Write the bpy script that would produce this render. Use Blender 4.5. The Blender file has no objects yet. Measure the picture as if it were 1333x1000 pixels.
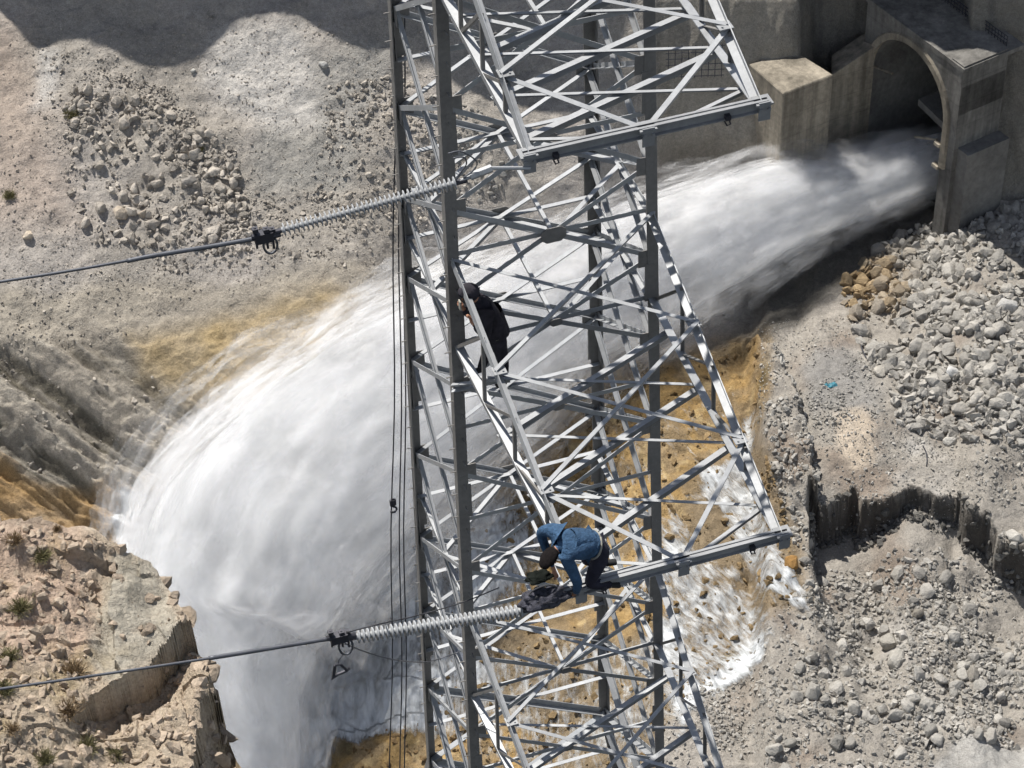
import bpy, bmesh, math, random
import numpy as np
from mathutils import Vector, Matrix
S = bpy.context.scene
C = S.collection
random.seed(7)
RNG = np.random.default_rng(7)

# ------------------------------------------------------------------ camera
CAM = np.array([-7.3264, -23.4236, 18.9861]); PITCH, YAW, ROLL = .7436, .2921, -.0397; F = 3000.0; CX, CY = 666.5, 500.0
FW = np.array([math.sin(YAW)*math.cos(PITCH), math.cos(YAW)*math.cos(PITCH), -math.sin(PITCH)])
RI = np.cross(FW, [0, 0, 1]); RI /= np.linalg.norm(RI)
UP = np.cross(RI, FW)
_c, _s = math.cos(ROLL), math.sin(ROLL)
RI, UP = _c*RI + _s*UP, -_s*RI + _c*UP
VH = np.array([math.sin(YAW), math.cos(YAW), 0]); UH = np.array([math.cos(YAW), -math.sin(YAW), 0])
cd = bpy.data.cameras.new('camera'); cam = bpy.data.objects.new('camera', cd); C.objects.link(cam)
cam.matrix_world = Matrix(((RI[0], UP[0], -FW[0], CAM[0]), (RI[1], UP[1], -FW[1], CAM[1]), (RI[2], UP[2], -FW[2], CAM[2]), (0, 0, 0, 1)))
cd.sensor_width = 36; cd.lens = F/1333*36; cd.clip_start = .5; cd.clip_end = 6000
S.camera = cam
# ------------------------------------------------------------------ sun and sky
SUNV = -.42*UH + .50*VH + np.array([0, 0, 1.22]); SUNV /= np.linalg.norm(SUNV)
W = bpy.data.worlds.new('World'); S.world = W; W.use_nodes = True
nt = W.node_tree; bg = nt.nodes['Background']
sk = nt.nodes.new('ShaderNodeTexSky'); sk.sky_type = 'NISHITA'; sk.sun_disc = False
sk.sun_elevation = math.asin(SUNV[2]); sk.sun_rotation = math.atan2(SUNV[0], SUNV[1]); sk.altitude = 2500
hsv = nt.nodes.new('ShaderNodeHueSaturation'); hsv.inputs['Saturation'].default_value = .55; nt.links.new(sk.outputs[0], hsv.inputs['Color']); nt.links.new(hsv.outputs[0], bg.inputs[0]); bg.inputs[1].default_value = .10
ld = bpy.data.lights.new('sun', 'SUN'); ld.energy = 5.0; ld.angle = math.radians(.5); ld.color = (1, .96, .9)
lo = bpy.data.objects.new('sun', ld); C.objects.link(lo)
lo.rotation_euler = Vector(SUNV).to_track_quat('Z', 'Y').to_euler()
S.view_settings.view_transform = 'Standard'; S.view_settings.look = 'None'; S.view_settings.gamma = 1; S.view_settings.exposure = 0.4
S.cycles.max_bounces = 12; S.cycles.diffuse_bounces = 5; S.cycles.volume_bounces = 3; S.cycles.transparent_max_bounces = 48
S.cycles.use_denoising = True; S.cycles.use_adaptive_sampling = True; S.cycles.adaptive_threshold = .035; S.cycles.adaptive_min_samples = 16

# ------------------------------------------------------------------ helpers
def ray(px, py):
    px = np.asarray(px, float); py = np.asarray(py, float)
    return FW + ((px-CX)/F)[..., None]*RI - ((py-CY)/F)[..., None]*UP
def at_v(px, py, v):                       # the point v metres ahead of the camera (horizontally)
    d = ray(px, py); return CAM + d*(np.asarray(v)/(d@VH))[..., None]
def at_y(px, py, y):                       # the point on the vertical plane Y = y (planes of the tower)
    d = ray(px, py); return CAM + d*((y-CAM[1])/d[..., 1])[..., None]
def at_x(px, py, x):
    d = ray(px, py); return CAM + d*((x-CAM[0])/d[..., 0])[..., None]
def at_z(px, py, z):
    d = ray(px, py); return CAM + d*((z-CAM[2])/d[..., 2])[..., None]
def _h(ix, iy, iz, s):
    n = (ix*374761393 + iy*668265263 + iz*2147483647 + s*1274126177) & 0xffffffff
    n = ((n ^ (n >> 13))*1274126177) & 0xffffffff
    n = ((n ^ (n >> 16))*2246822519) & 0xffffffff
    return ((n ^ (n >> 15)) & 0xffff)/65535.0
def vnoise(p, s=0):
    p = np.asarray(p, float); i = np.floor(p).astype(np.int64); f = p-i; f = f*f*(3-2*f)
    r = 0
    for a in (0, 1):
        for b in (0, 1):
            for c in (0, 1):
                w = (f[..., 0] if a else 1-f[..., 0])*(f[..., 1] if b else 1-f[..., 1])*(f[..., 2] if c else 1-f[..., 2])
                r = r + w*_h(i[..., 0]+a, i[..., 1]+b, i[..., 2]+c, s)
    return r*2-1
def fbm(p, o=4, s=0, g=.5):
    r = 0; a = 1; t = 0
    for k in range(o): r = r + a*vnoise(p*2**k + 17.3*k, s+k); t += a; a *= g
    return r/t
def ridged(p, o=4, s=0):
    r = 0; a = 1; t = 0
    for k in range(o): r = r + a*(1-2*np.abs(vnoise(p*2**k + 9.1*k, s+k))); t += a; a *= .5
    return r/t
def sst(x): x = np.clip(x, 0, 1); return x*x*(3-2*x)
def tag(o, label=None, cat=None, group=None, kind=None):
    for k, v in (('label', label), ('category', cat), ('group', group), ('kind', kind)):
        if v: o[k] = v
    return o
def mesh_obj(name, V, Fc, mat, parent=None, smooth=False):
    me = bpy.data.meshes.new(name)
    me.from_pydata([tuple(map(float, v)) for v in V], [], [tuple(map(int, f)) for f in Fc]); me.materials.append(mat)
    if smooth: me.shade_smooth()
    o = bpy.data.objects.new(name, me); C.objects.link(o); o.parent = parent
    return o
def fast_mesh(name, V, Q, mat, smooth=True, cols=None, link=True):
    V = np.ascontiguousarray(V, np.float32); Q = np.ascontiguousarray(Q, np.int32); k = Q.shape[1]
    me = bpy.data.meshes.new(name)
    me.vertices.add(len(V)); me.vertices.foreach_set('co', V.ravel())
    me.loops.add(Q.size); me.loops.foreach_set('vertex_index', Q.ravel())
    me.polygons.add(len(Q)); me.polygons.foreach_set('loop_start', np.arange(0, Q.size, k, dtype=np.int32))
    me.polygons.foreach_set('loop_total', np.full(len(Q), k, np.int32))
    me.polygons.foreach_set('use_smooth', np.full(len(Q), smooth))
    me.update(calc_edges=True)
    if cols is not None:
        for nm, c in cols.items():
            at = me.color_attributes.new(nm, 'FLOAT_COLOR', 'POINT'); at.data.foreach_set('color', np.ascontiguousarray(c, np.float32).ravel())
    me.materials.append(mat); me.validate()
    o = bpy.data.objects.new(name, me)
    if link: C.objects.link(o)
    return o
def empty(name, loc=(0, 0, 0)):
    o = bpy.data.objects.new(name, None); o.location = loc; o.empty_display_size = .2; C.objects.link(o); return o

class MB:
    def __init__(s): s.V = []; s.F = []
    def add(s, V, Fc):
        n = len(s.V); s.V += [tuple(v) for v in V]; s.F += [tuple(n+i for i in f) for f in Fc]
    def prism(s, prof, P, Q, a, b):        # profile [(i,j)] in axes a,b swept from P to Q
        P, Q, a, b = map(np.asarray, (P, Q, a, b)); n = len(prof)
        V = [P+i*a+j*b for i, j in prof] + [Q+i*a+j*b for i, j in prof]
        s.add(V, [(k, (k+1) % n, n+(k+1) % n, n+k) for k in range(n)] + [tuple(range(n))[::-1], tuple(range(n, 2*n))])
    def angle(s, P, Q, nrm, w=.08, t=.012, flip=1, off=0.0):   # L-section: one flange in the face, the other inwards
        P = np.array(P, float); Q = np.array(Q, float); nrm = np.array(nrm, float); d = Q-P; d /= np.linalg.norm(d)
        nrm = nrm-d*(nrm@d); nrm /= np.linalg.norm(nrm); b = np.cross(d, nrm)*flip
        P = P+nrm*off - b*w*.5; Q = Q+nrm*off - b*w*.5
        s.prism([(0, 0), (w, 0), (w, -t), (t, -t), (t, -w), (0, -w)], P, Q, b, nrm)
    def tube(s, pts, r, n=8, cap=True):
        pts = [np.array(p, float) for p in pts]; V = []; Fc = []; rr = r if hasattr(r, '__len__') else [r]*len(pts)
        for i, p in enumerate(pts):
            d = pts[min(i+1, len(pts)-1)]-pts[max(i-1, 0)]; d /= np.linalg.norm(d)
            a = np.cross(d, [0, 0, 1] if abs(d[2]) < .9 else [1, 0, 0]); a /= np.linalg.norm(a); b = np.cross(d, a)
            V += [p+rr[i]*(math.cos(2*math.pi*k/n)*a+math.sin(2*math.pi*k/n)*b) for k in range(n)]
        for i in range(len(pts)-1):
            for k in range(n): Fc.append((i*n+k, i*n+(k+1) % n, (i+1)*n+(k+1) % n, (i+1)*n+k))
        if cap: Fc += [tuple(range(n))[::-1], tuple(range((len(pts)-1)*n, len(pts)*n))]
        s.add(V, Fc)
    def box(s, c, a, b, d):
        c, a, b, d = map(np.asarray, (c, a, b, d))
        V = [c+i*a+j*b+k*d for i in (-1, 1) for j in (-1, 1) for k in (-1, 1)]
        s.add(V, [(0, 1, 3, 2), (4, 6, 7, 5), (0, 4, 5, 1), (2, 3, 7, 6), (0, 2, 6, 4), (1, 5, 7, 3)])
    def build(s, name, mat, parent=None, smooth=False): return mesh_obj(name, s.V, s.F, mat, parent, smooth)

# ------------------------------------------------------------------ materials
def mat(name, base=(.5, .5, .5), rough=.8, stain=0, metal=0, vcol=None, noise=None, bump=None, spec=.3, dark=None, alpha=None, bump2=None):
    """noise=(scale, amount, detail) tone variation; bump=(scale, distance)"""
    m = bpy.data.materials.new(name); m.use_nodes = True; t = m.node_tree; b = t.nodes['Principled BSDF']; L = t.links.new
    b.inputs['Roughness'].default_value = rough; b.inputs['Metallic'].default_value = metal; b.inputs['Specular IOR Level'].default_value = spec
    g = t.nodes.new('ShaderNodeNewGeometry')
    src = None
    if vcol:
        a = t.nodes.new('ShaderNodeAttribute'); a.attribute_name = vcol; src = a.outputs['Color']
    else:
        r = t.nodes.new('ShaderNodeRGB'); r.outputs[0].default_value = (*base, 1); src = r.outputs[0]
    for ns in (noise or []):
        n = t.nodes.new('ShaderNodeTexNoise'); n.inputs['Scale'].default_value = ns[0]; n.inputs['Detail'].default_value = ns[2]; n.inputs['Roughness'].default_value = .62
        L(g.outputs['Position'], n.inputs['Vector'])
        mr = t.nodes.new('ShaderNodeMapRange'); mr.inputs[1].default_value = .3; mr.inputs[2].default_value = .7; mr.inputs[3].default_value = 1-ns[1]; mr.inputs[4].default_value = 1+ns[1]
        L(n.outputs['Fac'], mr.inputs[0])
        mx = t.nodes.new('ShaderNodeVectorMath'); mx.operation = 'SCALE'; L(src, mx.inputs[0]); L(mr.outputs[0], mx.inputs['Scale']); src = mx.outputs[0]
    if stain:      # run-off stains down the wall and pour joints every lift
        vm = t.nodes.new('ShaderNodeVectorMath'); vm.operation = 'MULTIPLY'; vm.inputs[1].default_value = (.55, .55, .035); L(g.outputs['Position'], vm.inputs[0])
        n = t.nodes.new('ShaderNodeTexNoise'); n.inputs['Scale'].default_value = 1.0; n.inputs['Detail'].default_value = 7; n.inputs['Roughness'].default_value = .7; L(vm.outputs[0], n.inputs['Vector'])
        mr = t.nodes.new('ShaderNodeMapRange'); mr.inputs[1].default_value = .36; mr.inputs[2].default_value = .6; mr.inputs[3].default_value = 1-stain; mr.inputs[4].default_value = 1.12; L(n.outputs['Fac'], mr.inputs[0])
        sx = t.nodes.new('ShaderNodeSeparateXYZ'); L(g.outputs['Position'], sx.inputs[0])
        md = t.nodes.new('ShaderNodeMath'); md.operation = 'PINGPONG'; md.inputs[1].default_value = 1.5; L(sx.outputs[2], md.inputs[0])
        m3 = t.nodes.new('ShaderNodeMapRange'); m3.inputs[1].default_value = .0; m3.inputs[2].default_value = .07; m3.inputs[3].default_value = .72; m3.inputs[4].default_value = 1; L(md.outputs[0], m3.inputs[0])
        mm = t.nodes.new('ShaderNodeMath'); mm.operation = 'MULTIPLY'; L(mr.outputs[0], mm.inputs[0]); L(m3.outputs[0], mm.inputs[1])
        mx = t.nodes.new('ShaderNodeVectorMath'); mx.operation = 'SCALE'; L(src, mx.inputs[0]); L(mm.outputs[0], mx.inputs['Scale']); src = mx.outputs[0]
    L(src, b.inputs['Base Color'])
    prev = None
    for bp in [x for x in (bump, bump2) if x]:
        n = t.nodes.new('ShaderNodeTexNoise'); n.inputs['Scale'].default_value = bp[0]; n.inputs['Detail'].default_value = 8; n.inputs['Roughness'].default_value = .65
        L(g.outputs['Position'], n.inputs['Vector'])
        q = t.nodes.new('ShaderNodeBump'); q.inputs['Distance'].default_value = bp[1]; q.inputs['Strength'].default_value = 1
        L(n.outputs['Fac'], q.inputs['Height'])
        if prev: L(prev, q.inputs['Normal'])
        prev = q.outputs[0]
    if prev: L(prev, b.inputs['Normal'])
    return m
M_ground = mat('ground', vcol='col', rough=.95, noise=[(.35, .12, 6), (2.2, .18, 8), (7, .22, 5)], bump=(.8, .35), bump2=(4.5, .12), spec=.15)
M_rock = mat('rock', vcol='col', rough=.9, noise=[(.8, .15, 5), (5, .15, 6)], bump=(2.5, .25), spec=.2)
M_conc = mat('concrete', (.255, .225, .178), rough=.9, stain=.45, noise=[(.12, .3, 5), (1.6, .22, 7)], bump=(1.5, .15))
M_concd = mat('dark_concrete', (.15, .145, .135), rough=.9, noise=[(.15, .3, 5), (1.5, .2, 6)], bump=(1.0, .2))
M_outcrop = mat('outcrop', vcol='col', rough=.95, noise=[(.6, .12, 6), (5, .22, 8)], bump=(1.6, .35), bump2=(9, .07), spec=.15)
M_galv = mat('galvanised_steel', (.34, .348, .355), rough=.5, metal=.25, noise=[(1.3, .16, 4), (14, .1, 4)], spec=.5)
M_beam = mat('beam_steel', (.27, .275, .28), rough=.5, metal=.25, noise=[(1.3, .16, 4), (14, .1, 4)], spec=.5)
M_leg = mat('weathered_steel', (.19, .182, .172), rough=.6, metal=.2, noise=[(1.2, .18, 4), (16, .12, 4)], spec=.4)
M_insul = mat('grey_porcelain', (.36, .37, .38), rough=.3, spec=.5, noise=[(6, .08, 2)])
M_iron = mat('dark_iron', (.06, .06, .07), rough=.55, metal=.5, noise=[(9, .2, 3)])
M_cable = mat('aluminium_cable', (.13, .135, .15), rough=.5, metal=.6, noise=[(6, .2, 3)])
M_rope = mat('dark_rope', (.05, .05, .055), rough=.9)
exec_ok = True

# ------------------------------------------------------------------ terrain
RW = [-2400, -1200, -600, -300, -150, -90, 0, 100, 180, 240, 300, 380, 450, 530, 600, 700, 800, 900, 1000, 1120, 1400, 1800]
def tanp(r): return math.tan(math.atan((r-500)/F)+PITCH)
TX = [-1500, -300, 0, 150, 300, 450, 600, 750, 900, 975, 1005, 1040, 1060, 1130, 1245, 1265, 1333, 1600, 3000]
def lerp_tab(xs, zs, r): return float(np.interp(r, xs, zs))
SL = [(-2400, 520.), (-1200, 300.), (-600, 246.), (-300, 236.), (-150, 232.), (-90, 227.), (0, -143.5), (100, -148.4), (180, -152.2), (240, -155.2), (300, -157.8), (380, -161.), (450, -164.2), (530, -168.6), (600, -173.2), (700, -180), (800, -184), (900, -185), (1000, -186), (1120, -187), (1400, -188), (1800, -189)]
CHN = [(-2400, 520.), (-1200, 300.), (-600, 246.), (-300, 236.), (-150, 232.), (-90, 227.), (0, -143.5), (100, -148.8), (180, -152.7), (240, -156.2), (300, -160.3), (380, -166.3), (450, -171.5), (530, -174.5), (600, -176), (700, -178), (800, -180), (900, -182), (1000, -183.5), (1120, -184), (1400, -186), (1800, -188)]
CR = [(-2400, 520.), (-1200, 300.), (-600, 246.), (-300, 231.), (-150, 227.), (-90, 224.), (0, 219.), (100, 216.), (180, 214.), (240, -165), (300, -168), (380, -170.5), (450, -172), (530, -173.5), (600, -175), (700, -177), (800, -178), (900, -177.5), (1000, -177.5), (1120, -182), (1400, -184), (1800, -188)]
CR2 = CR[:11] + [(380, -169.8), (450, -169.3), (530, -169.4), (600, -169.8), (700, -171.8), (800, -173), (900, -174.3), (1000, -175.2), (1120, -176), (1400, -184), (1800, -188)]
BNW = [(-2400, 520.), (-1200, 300.), (-600, 234.), (-300, 225.), (-150, 224.5), (-90, 224.2), (0, 224.), (100, 223.), (180, 222.), (240, -167), (300, -168), (380, -168.5), (450, -168.5), (530, -168.8), (600, -169.3), (700, -171), (800, -172.5), (900, -174), (1000, -175), (1120, -176), (1400, -182), (1800, -188)]
BNR = [(-2400, 520.), (-1200, 300.), (-600, 240.), (-300, 226.), (-150, 219.), (-90, 217.), (0, 214.), (100, 212.), (180, 211.), (240, 209.5), (300, -166.5), (380, -167), (450, -167.3), (530, -167.6), (600, -168.2), (700, -170), (800, -171.5), (900, -173), (1000, -174), (1120, -175), (1400, -182), (1800, -188)]
def colv(tab):
    return [(-z/tanp(r) if z < 0 else z) for r, z in tab]
cols_ = {-1500: SL, -300: SL, 0: SL, 150: SL, 300: SL, 450: SL, 600: CHN, 750: CHN, 900: CR, 975: CR, 1005: CR2, 1040: CR2, 1060: BNW, 1130: BNW, 1245: BNW, 1265: BNR, 1333: BNR, 1600: BNR, 3000: BNR}
TAB = np.array([colv(cols_[x]) for x in TX])          # [col,row]
def poly_x(pts, t): return np.interp(t, [p[0] for p in pts], [p[1] for p in pts])
def vtab(PX, PY):
    """depth ahead of the camera of the valley surface (bilinear in a hand-set table)"""
    xi = np.interp(PX, TX, np.arange(len(TX))); yi = np.interp(PY, RW, np.arange(len(RW)))
    i = np.clip(xi.astype(int), 0, len(TX)-2); j = np.clip(yi.astype(int), 0, len(RW)-2); a = xi-i; b = yi-j
    a = np.where((i == 7) | (i == 5) | (i == 9), sst(a), a)
    return (TAB[i, j]*(1-a)+TAB[i+1, j]*a)*(1-b)+(TAB[i, j+1]*(1-a)+TAB[i+1, j+1]*a)*b
def in_poly(PX, PY, pts):
    x = PX; y = PY; r = np.zeros(x.shape, bool); n = len(pts)
    for k in range(n):
        x1, y1 = pts[k]; x2, y2 = pts[(k+1) % n]
        if y1 == y2: continue
        r ^= ((y1 > y) != (y2 > y)) & (x < (x2-x1)*(y-y1)/(y2-y1)+x1)
    return r
def soft_poly(PX, PY, pts, soft=10):
    """1 inside, 0 outside, a ramp of `soft` across the outline"""
    d = np.full(PX.shape, 1e9); n = len(pts)
    for k in range(n):
        a = np.array(pts[k], float); b = np.array(pts[(k+1) % n], float); ab = b-a
        t = np.clip(((PX-a[0])*ab[0]+(PY-a[1])*ab[1])/(ab@ab+1e-9), 0, 1)
        d = np.minimum(d, np.hypot(PX-a[0]-t*ab[0], PY-a[1]-t*ab[1]))
    d = np.where(in_poly(PX, PY, pts), d, -d)
    return sst(.5+d/(2*soft))

def axis(lo, a, b, hi, step, g=1.12):
    m = list(np.arange(a, b, step)); s = step; x = a
    while x > lo: s *= g; x -= s; m.insert(0, x)
    s = step; x = m[-1]
    while x < hi: s *= g; x += s; m.append(x)
    return np.array(m)
gx = axis(-1500, -60, 1400, 3000, 2.6); gy = axis(-2400, -100, 1060, 1800, 2.4)
PX, PY = np.meshgrid(gx, gy)
V0 = vtab(PX, PY)
P0 = at_v(PX, PY, V0)
nz = fbm(P0/14, 4, 3); nz2 = fbm(P0/3.2, 4, 11); nz3 = ridged(P0/6, 4, 21)
jx = PX+16*fbm(P0/5, 3, 31); jy = PY+16*fbm(P0/5, 3, 41)
# region masks (where each kind of ground lies)
m_bank = soft_poly(jx, jy, [(-400, 385), (60, 375), (300, 365), (470, 345), (520, 380), (400, 560), (250, 760), (-400, 760)], 14)
m_ochre = soft_poly(jx, jy, [(170, 445), (250, 415), (330, 398), (430, 380), (480, 395), (400, 510), (270, 530), (180, 492)], 20)
m_ochre2 = soft_poly(jx, jy, [(-300, 590), (20, 605), (80, 640), (150, 640), (260, 650), (260, 760), (-300, 760)], 12)
m_bed = soft_poly(jx, jy, [(560, 660), (640, 600), (760, 500), (880, 470), (995, 425), (1000, 520), (985, 570), (1045, 700), (1060, 775), (1010, 800), (960, 860), (900, 900), (850, 960), (830, 1200), (200, 1200), (300, 900)], 14)
m_orange = soft_poly(jx, jy, [(600, 690), (640, 620), (720, 520), (800, 490), (880, 470), (995, 430), (1000, 510), (975, 570), (910, 610), (890, 700), (870, 800), (790, 850), (640, 800)], 18)
m_orange2 = soft_poly(jx, jy, [(370, 960), (440, 935), (560, 915), (660, 930), (720, 980), (700, 1150), (360, 1150)], 18)
m_pool = soft_poly(jx, jy, [(100, 620), (260, 600), (520, 690), (560, 800), (520, 900), (430, 930), (350, 1150), (-200, 1150), (-200, 800)], 20)
m_grav = soft_poly(jx, jy, [(90, 60), (250, 150), (320, 250), (420, 250), (520, 120), (620, 150), (860, 170), (880, 230), (520, 340), (360, 335), (100, 300), (70, 180)], 30)
m_wall = sst((PX-850)/12)*sst((232+0*PX-PY+ (PX-1000)*.12)/10)
m_ridgeclods = soft_poly(jx, jy, [(985, 470), (1030, 490), (1045, 560), (1062, 620), (1062, 700), (1010, 720), (985, 640)], 8)
# relief in metres
vv = np.clip((PY+300)/400, 0, 1)
rel = nz*1.5 + nz2*.6 + .22*ridged(P0/1.7, 3, 23)
band = fbm(np.stack([P0@UH/26, (P0[..., 2]+.62*(P0@UH))/3.0, (P0@VH)/14], -1), 4, 51)
led = ridged(np.stack([P0@UH/11, (P0[..., 2]+.62*(P0@UH))/1.25, (P0@VH)/6], -1), 4, 57)   # strata ledges
rel += m_bank*ridged(P0/1.3, 3, 58)*.3*sst((PY-400)/50)
rel += m_bank*led*.75*sst((PY-430)/50)*(1-.75*m_ochre)
rel += m_bank*(band*3.0 - sst((band-.1)*3)*.6)*sst((PY-415)/60)*(1-.6*m_ochre)
rel += m_grav*nz3*.35
rel -= (1-sst((PY-120)/60))*sst((560-PX)/60)*0
drop = np.array([[1030, 646], [1050, 640], [1062, 650], [1092, 641], [1112, 630], [1120, 652], [1150, 656], [1186, 640], [1215, 654], [1250, 646], [1260, 664], [1290, 674], [1300, 700], [1333, 708], [1500, 740], [1600, 700]])
yt = np.interp(PX+14*nz2, drop[:, 0], drop[:, 1])+16*fbm(P0/2.2, 4, 63)+12*fbm(P0/5, 2, 64)
tr = sst((PX-1052-6*nz2)/(7+np.clip(PY-705, 0, 300)*.5))*sst((PY-yt)/5)*(1-.85*sst((PY-yt-60)/260))
rel -= 4.6*np.interp(PX, [1060, 1140, 1185, 1230, 1270, 1333], [1.3, 1.35, .75, .8, 1.2, 1.4])*tr*(.85+.45*fbm(P0/6, 2, 67))
cr = np.interp(PY, [470, 490, 520, 560, 610, 650, 700], [1012, 1018, 1036, 1046, 1062, 1064, 1062])+12*fbm(P0/1.8, 4, 65)
left_clod = np.clip((cr-PX)/3, 0, 1)*soft_poly(PX, PY, [(975, 455), (1080, 470), (1080, 705), (990, 700)], 10)
rel += 3.2*left_clod*sst((700-PY)/70)*(.75+.4*fbm(P0/1.5, 3, 61))
mound = soft_poly(jx, jy, [(1040, 480), (1100, 470), (1170, 540), (1160, 600), (1080, 600)], 30); rel += mound*.8
berm = soft_poly(jx, jy, [(1230, 300), (1400, 250), (1400, 560), (1290, 600), (1210, 480)], 60); rel += berm*3.2
rel += m_bed*(fbm(P0/5, 4, 71)*1.0+np.floor(fbm(P0/9, 2, 75)*5)*.25)
rel = rel*(1-m_wall) + m_wall*(fbm(np.stack([P0@UH/3.5, P0[..., 2]/12, P0@VH/9], -1), 4, 81)*1.2)
rel += ridged(P0/30, 5, 91)*9*sst((-80-PY)/400)
Pz = P0.copy(); Pz[..., 2] += rel*(1-m_wall*1.0)
Pz -= (VH*(m_wall*rel)[..., None])
# colours
def mix(c, c2, m): return c*(1-m[..., None])+np.array(c2)*m[..., None]
col = np.ones(PX.shape+(3,))*np.array([.30, .275, .242])
col = mix(col, (.36, .33, .30), sst(.5+fbm(P0/9, 3, 101)*1.8)*.7)
col = mix(col, (.34, .27, .22), soft_poly(jx, jy, [(-300, 0), (20, 20), (60, 130), (100, 300), (-300, 330)], 40)*.6)
col = mix(col, (.46, .44, .41), soft_poly(jx, jy, [(290, 50), (400, 30), (415, 160), (350, 170), (260, 100)], 22)*.8)
col = mix(col, (.46, .44, .41), soft_poly(jx, jy, [(55, 60), (75, 60), (75, 130), (45, 140)], 12)*.8)
col = mix(col, (.25, .25, .235), soft_poly(jx, jy, [(405, 60), (520, 50), (450, 250), (330, 260), (330, 170), (405, 165)], 18)*.5)
col = mix(col, (.30, .27, .225), m_bank)
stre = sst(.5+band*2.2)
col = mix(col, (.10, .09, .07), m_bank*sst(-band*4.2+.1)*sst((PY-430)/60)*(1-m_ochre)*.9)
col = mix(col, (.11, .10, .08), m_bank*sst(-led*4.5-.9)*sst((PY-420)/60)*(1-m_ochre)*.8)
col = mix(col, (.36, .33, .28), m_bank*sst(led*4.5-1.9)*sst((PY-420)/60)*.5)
col = mix(col, (.32, .245, .135), np.clip(m_ochre*(.75+.5*nz2), 0, 1))
col = mix(col, (.34, .22, .10), m_ochre2*np.clip(.8+.4*nz2, 0, 1))
bx = sst((PX-900)/120)*sst((PY-240)/40)
col = mix(col, (.285, .262, .230), bx*(1-m_bed))
col = mix(col, (.20, .155, .12), bx*sst(fbm(P0/7, 4, 111)*2.5-.35)*.7*(1-m_bed))
col = mix(col, (.43, .41, .38), bx*sst(fbm(P0/6, 3, 113)*2.5-.6)*.8*(1-m_bed))
col = mix(col, (.45, .38, .30), soft_poly(jx, jy, [(1085, 545), (1125, 540), (1140, 600), (1110, 620), (1090, 590)], 8)*.8)
col = mix(col, (.2, .2, .2), soft_poly(jx, jy, [(1040, 480), (1100, 450), (1150, 520), (1140, 545), (1060, 540)], 12)*.55)
col = mix(col, (.33, .32, .30), soft_poly(jx, jy, [(1215, 985), (1250, 962), (1360, 955), (1400, 1100), (1150, 1100)], 6)*.9)
col = mix(col, (.20, .155, .10), m_bed)
on = sst(.5+fbm(P0/2.2, 4, 121)*2.2)
col = mix(col, (.31, .205, .085), np.clip(m_orange+m_orange2, 0, 1)*(.25+.65*on))
col = mix(col, (.45, .34, .18), np.clip(m_orange+m_orange2, 0, 1)*sst(fbm(P0/1.2, 3, 125)*3-.6)*.7)
col = mix(col, (.13, .10, .05), m_bed*sst(fbm(P0/3, 3, 131)*3-.8)*.8)
col = mix(col, (.19, .178, .155), m_wall)
col = mix(col, (.12, .115, .105), m_wall*sst(fbm(np.stack([P0@UH/1.6, P0[..., 2]/14, P0@VH/9], -1), 4, 141)*2.6)*.8)
col = mix(col, (.33, .30, .25), m_wall*sst((1050-PX)/30)*.65)
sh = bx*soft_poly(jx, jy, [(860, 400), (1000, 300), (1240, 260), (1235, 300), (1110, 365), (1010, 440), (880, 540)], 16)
col = mix(col, (.07, .066, .058), sh*.88)                    # the jet's cast shadow painted into the ground colour
scp = sst((PX-1052)/6)*np.clip(1-np.abs(PY-yt-3)/6, 0, 1)*sst((745-PY)/30)  # scarp soil, darkened to paint in its shade
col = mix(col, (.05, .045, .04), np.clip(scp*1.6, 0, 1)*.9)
ny, nx = PX.shape
idx = np.arange(ny*nx).reshape(ny, nx)
Q = np.stack([idx[:-1, :-1], idx[1:, :-1], idx[1:, 1:], idx[:-1, 1:]], -1).reshape(-1, 4)
rgba = np.concatenate([col, np.ones(col.shape[:2]+(1,))], -1)
hole = in_poly(PX, PY, [(1136, 22), (1180, 2), (1258, 72), (1258, 272), (1214, 268), (1136, 190)]).ravel()
Q = Q[~hole[Q].all(1)]
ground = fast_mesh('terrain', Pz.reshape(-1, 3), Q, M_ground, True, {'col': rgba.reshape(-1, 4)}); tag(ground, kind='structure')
def gpos(px, py):
    """a point of the valley surface"""
    i = np.searchsorted(gx, px)-1; j = np.searchsorted(gy, py)-1
    a = (px-gx[i])/(gx[i+1]-gx[i]); b = (py-gy[j])/(gy[j+1]-gy[j]); a = np.asarray(a)[..., None]; b = np.asarray(b)[..., None]
    return (Pz[j, i]*(1-a)+Pz[j, i+1]*a)*(1-b)+(Pz[j+1, i]*(1-a)+Pz[j+1, i+1]*a)*b
def gcol(px, py):
    i = np.searchsorted(gx, px)-1; j = np.searchsorted(gy, py)-1; return col[j, i]

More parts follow.
